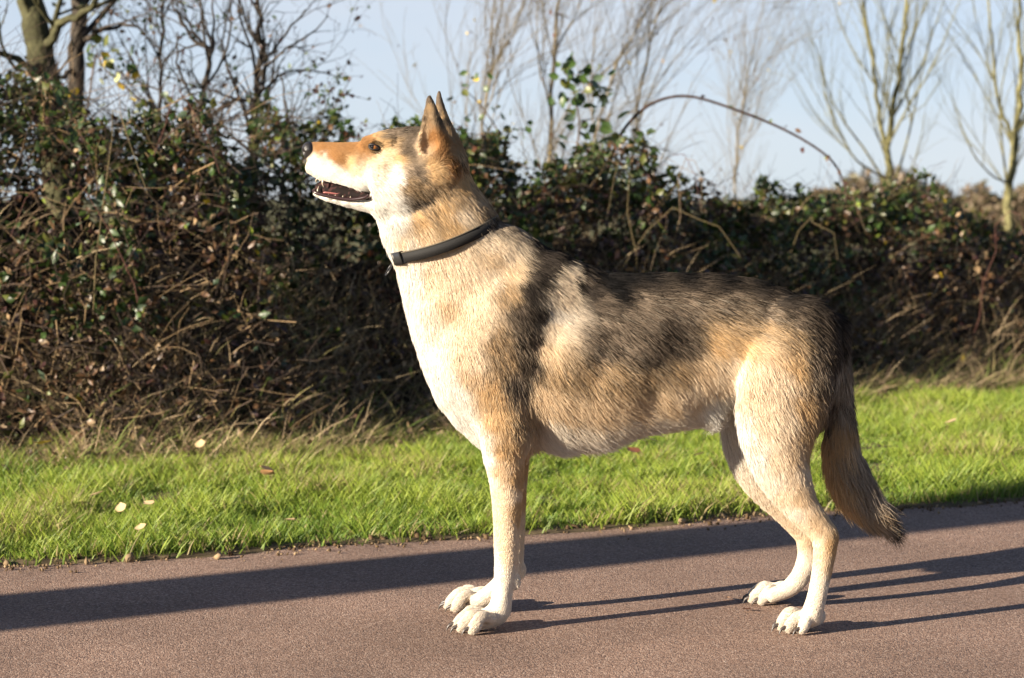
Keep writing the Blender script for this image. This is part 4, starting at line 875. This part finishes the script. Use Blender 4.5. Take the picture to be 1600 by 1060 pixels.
# ------------------------------------------------------------------ fallen leaves
FALL = [(63, 694, .055, 'yellow', 'large yellow fallen leaf at the foot of the ivy hedge'), (412, 742, .045, 'peach', 'curled peach fallen leaf in the grass'), (428, 740, .04, 'peach', 'curled peach fallen leaf in the grass'),
    (143, 775, .034, 'straw', 'small pale tan fallen leaf in the grass'), (190, 800, .03, 'straw', 'small pale tan fallen leaf in the grass'), (238, 788, .03, 'straw', 'small pale tan fallen leaf in the grass'), (220, 828, .03, 'straw', 'small pale tan fallen leaf in the grass'), (446, 812, .03, 'straw', 'small pale tan fallen leaf in the grass'), (312, 700, .035, 'straw', 'small pale tan fallen leaf in the grass'),
    (997, 708, .045, 'rust', 'rusty red-brown fallen leaf in the grass under the dog belly'), (1086, 712, .034, 'straw', 'small pale tan fallen leaf in the grass'), (1480, 660, .05, 'straw', 'small pale tan fallen leaf in the grass'), (520, 360, 0, '', ''),
    (1172, 952, .022, 'rust', 'tiny rust-coloured leaf on the asphalt beside the hind paw'), (1135, 934, .02, 'peach', 'thin peach leaf strip on the asphalt before the hind paws')]
LEAFM['peach'] = leaf_mesh('leaf', (.55, .30, .14)); LEAFM['straw'] = leaf_mesh('leaf', (.50, .37, .20))
for px, py, size, kind, lab in FALL:
    if not size: continue
    p = ground(px, py); onp = py > 900; s_, t_ = toST(p); z = .006 if onp else float(vz(np.array([s_]), np.array([t_]))[0]) + .062
    p = ground(px, py, z)
    o = bpy.data.objects.new('fallen_leaf', LEAFM[kind]); col.objects.link(o); o.location = p; o.rotation_euler = (rng.uniform(.2, .8) if not onp else 0, rng.uniform(-.4, .4) if not onp else .1, rng.uniform(0, 6.3)); o.scale = (size * 1.1, size, size)
    o['label'] = lab; o['category'] = 'leaf'; o['group'] = 'fallen leaves'

# ------------------------------------------------------------------ far shrubs beyond the field
for i, (px, wpx, py, Y) in enumerate(((1290, 60, 296, 46), (1345, 80, 280, 44), (1400, 90, 268, 42), (1462, 70, 290, 46), (1530, 90, 294, 48), (1620, 120, 288, 46))):
    c = atY(px, HZ, Y); H = CAMH + (HZ - py) * Y / F; W = wpx * Y / F * .62; n = 2600; u = rand_unit(n) * (rng.random((n, 1)) ** .25); u[:, 2] = np.abs(u[:, 2])
    lump = .75 + .5 * fbm(u * 2.2 + i * 7, 2, 151); P = np.array([c[0], Y, 0]) + u * np.array([W, W * .8, H]) * lump[:, None]
    root = empty('far_shrub', 'brown leafless shrub on the far side of the field', 'shrub', 'far shrubs across the field')
    cc = np.where(rng.random((n, 1)) < .6, (.20, .15, .10), (.12, .11, .05)) * rng.uniform(.6, 1.2, (n, 1))
    v, f, c2 = leaf_cards(P, rng.uniform(.08, .22, n), cc, .5); a2 = Acc(); a2.add(v, f, c2); a2.build('crown', M_leaf, root)
    a2 = Acc(); a2.tube([(c[0], Y, -.03), (c[0] + .05, Y, H * .6)], [.06, .03], DARK, 6); a2.build('trunk', M_bark, root)

# ------------------------------------------------------------------ the tree whose trunk throws the long shadow across the path
g0 = ground(700, 884); sd_ = np.array([math.cos(R(SHADOW_AZ)), math.sin(R(SHADOW_AZ)), 0]); tb = g0 - sd_ * 5.7
root = empty('tree', 'stout bare tree on the near side of the path', 'tree'); a1, a2 = Acc(), Acc()
pl = np.array([tb + np.array([0, 0, z]) + np.array([.02 * math.sin(z * 1.3), .02 * math.cos(z), 0]) for z in np.linspace(-.05, 5.5, 16)])
a1.tube(pl, np.interp(np.linspace(0, 1, 16), [0, .05, .5, 1], [.24, .195, .17, .09]), GREY, 14)
for i in range(9):
    u = rng.uniform(.68, 1); p = pl[int(u * 15)]; d = norm(np.array([*rng.normal(size=2), .7])); grow(a1, a2, wander(p, d, rng.uniform(1, 1.9), 7, .14, (0, 0, .06)), .05, .012, GREY, 1, [(2, (.5, 1), .8, .3, .15, .2), (2.2, (.5, 1.0), .8, .2, .15, .2), (3, (.2, .5), .8, .1, .18, .1)])
a1.build('trunk', M_bark, root, True); a2.build('crown', M_bark, root, True)
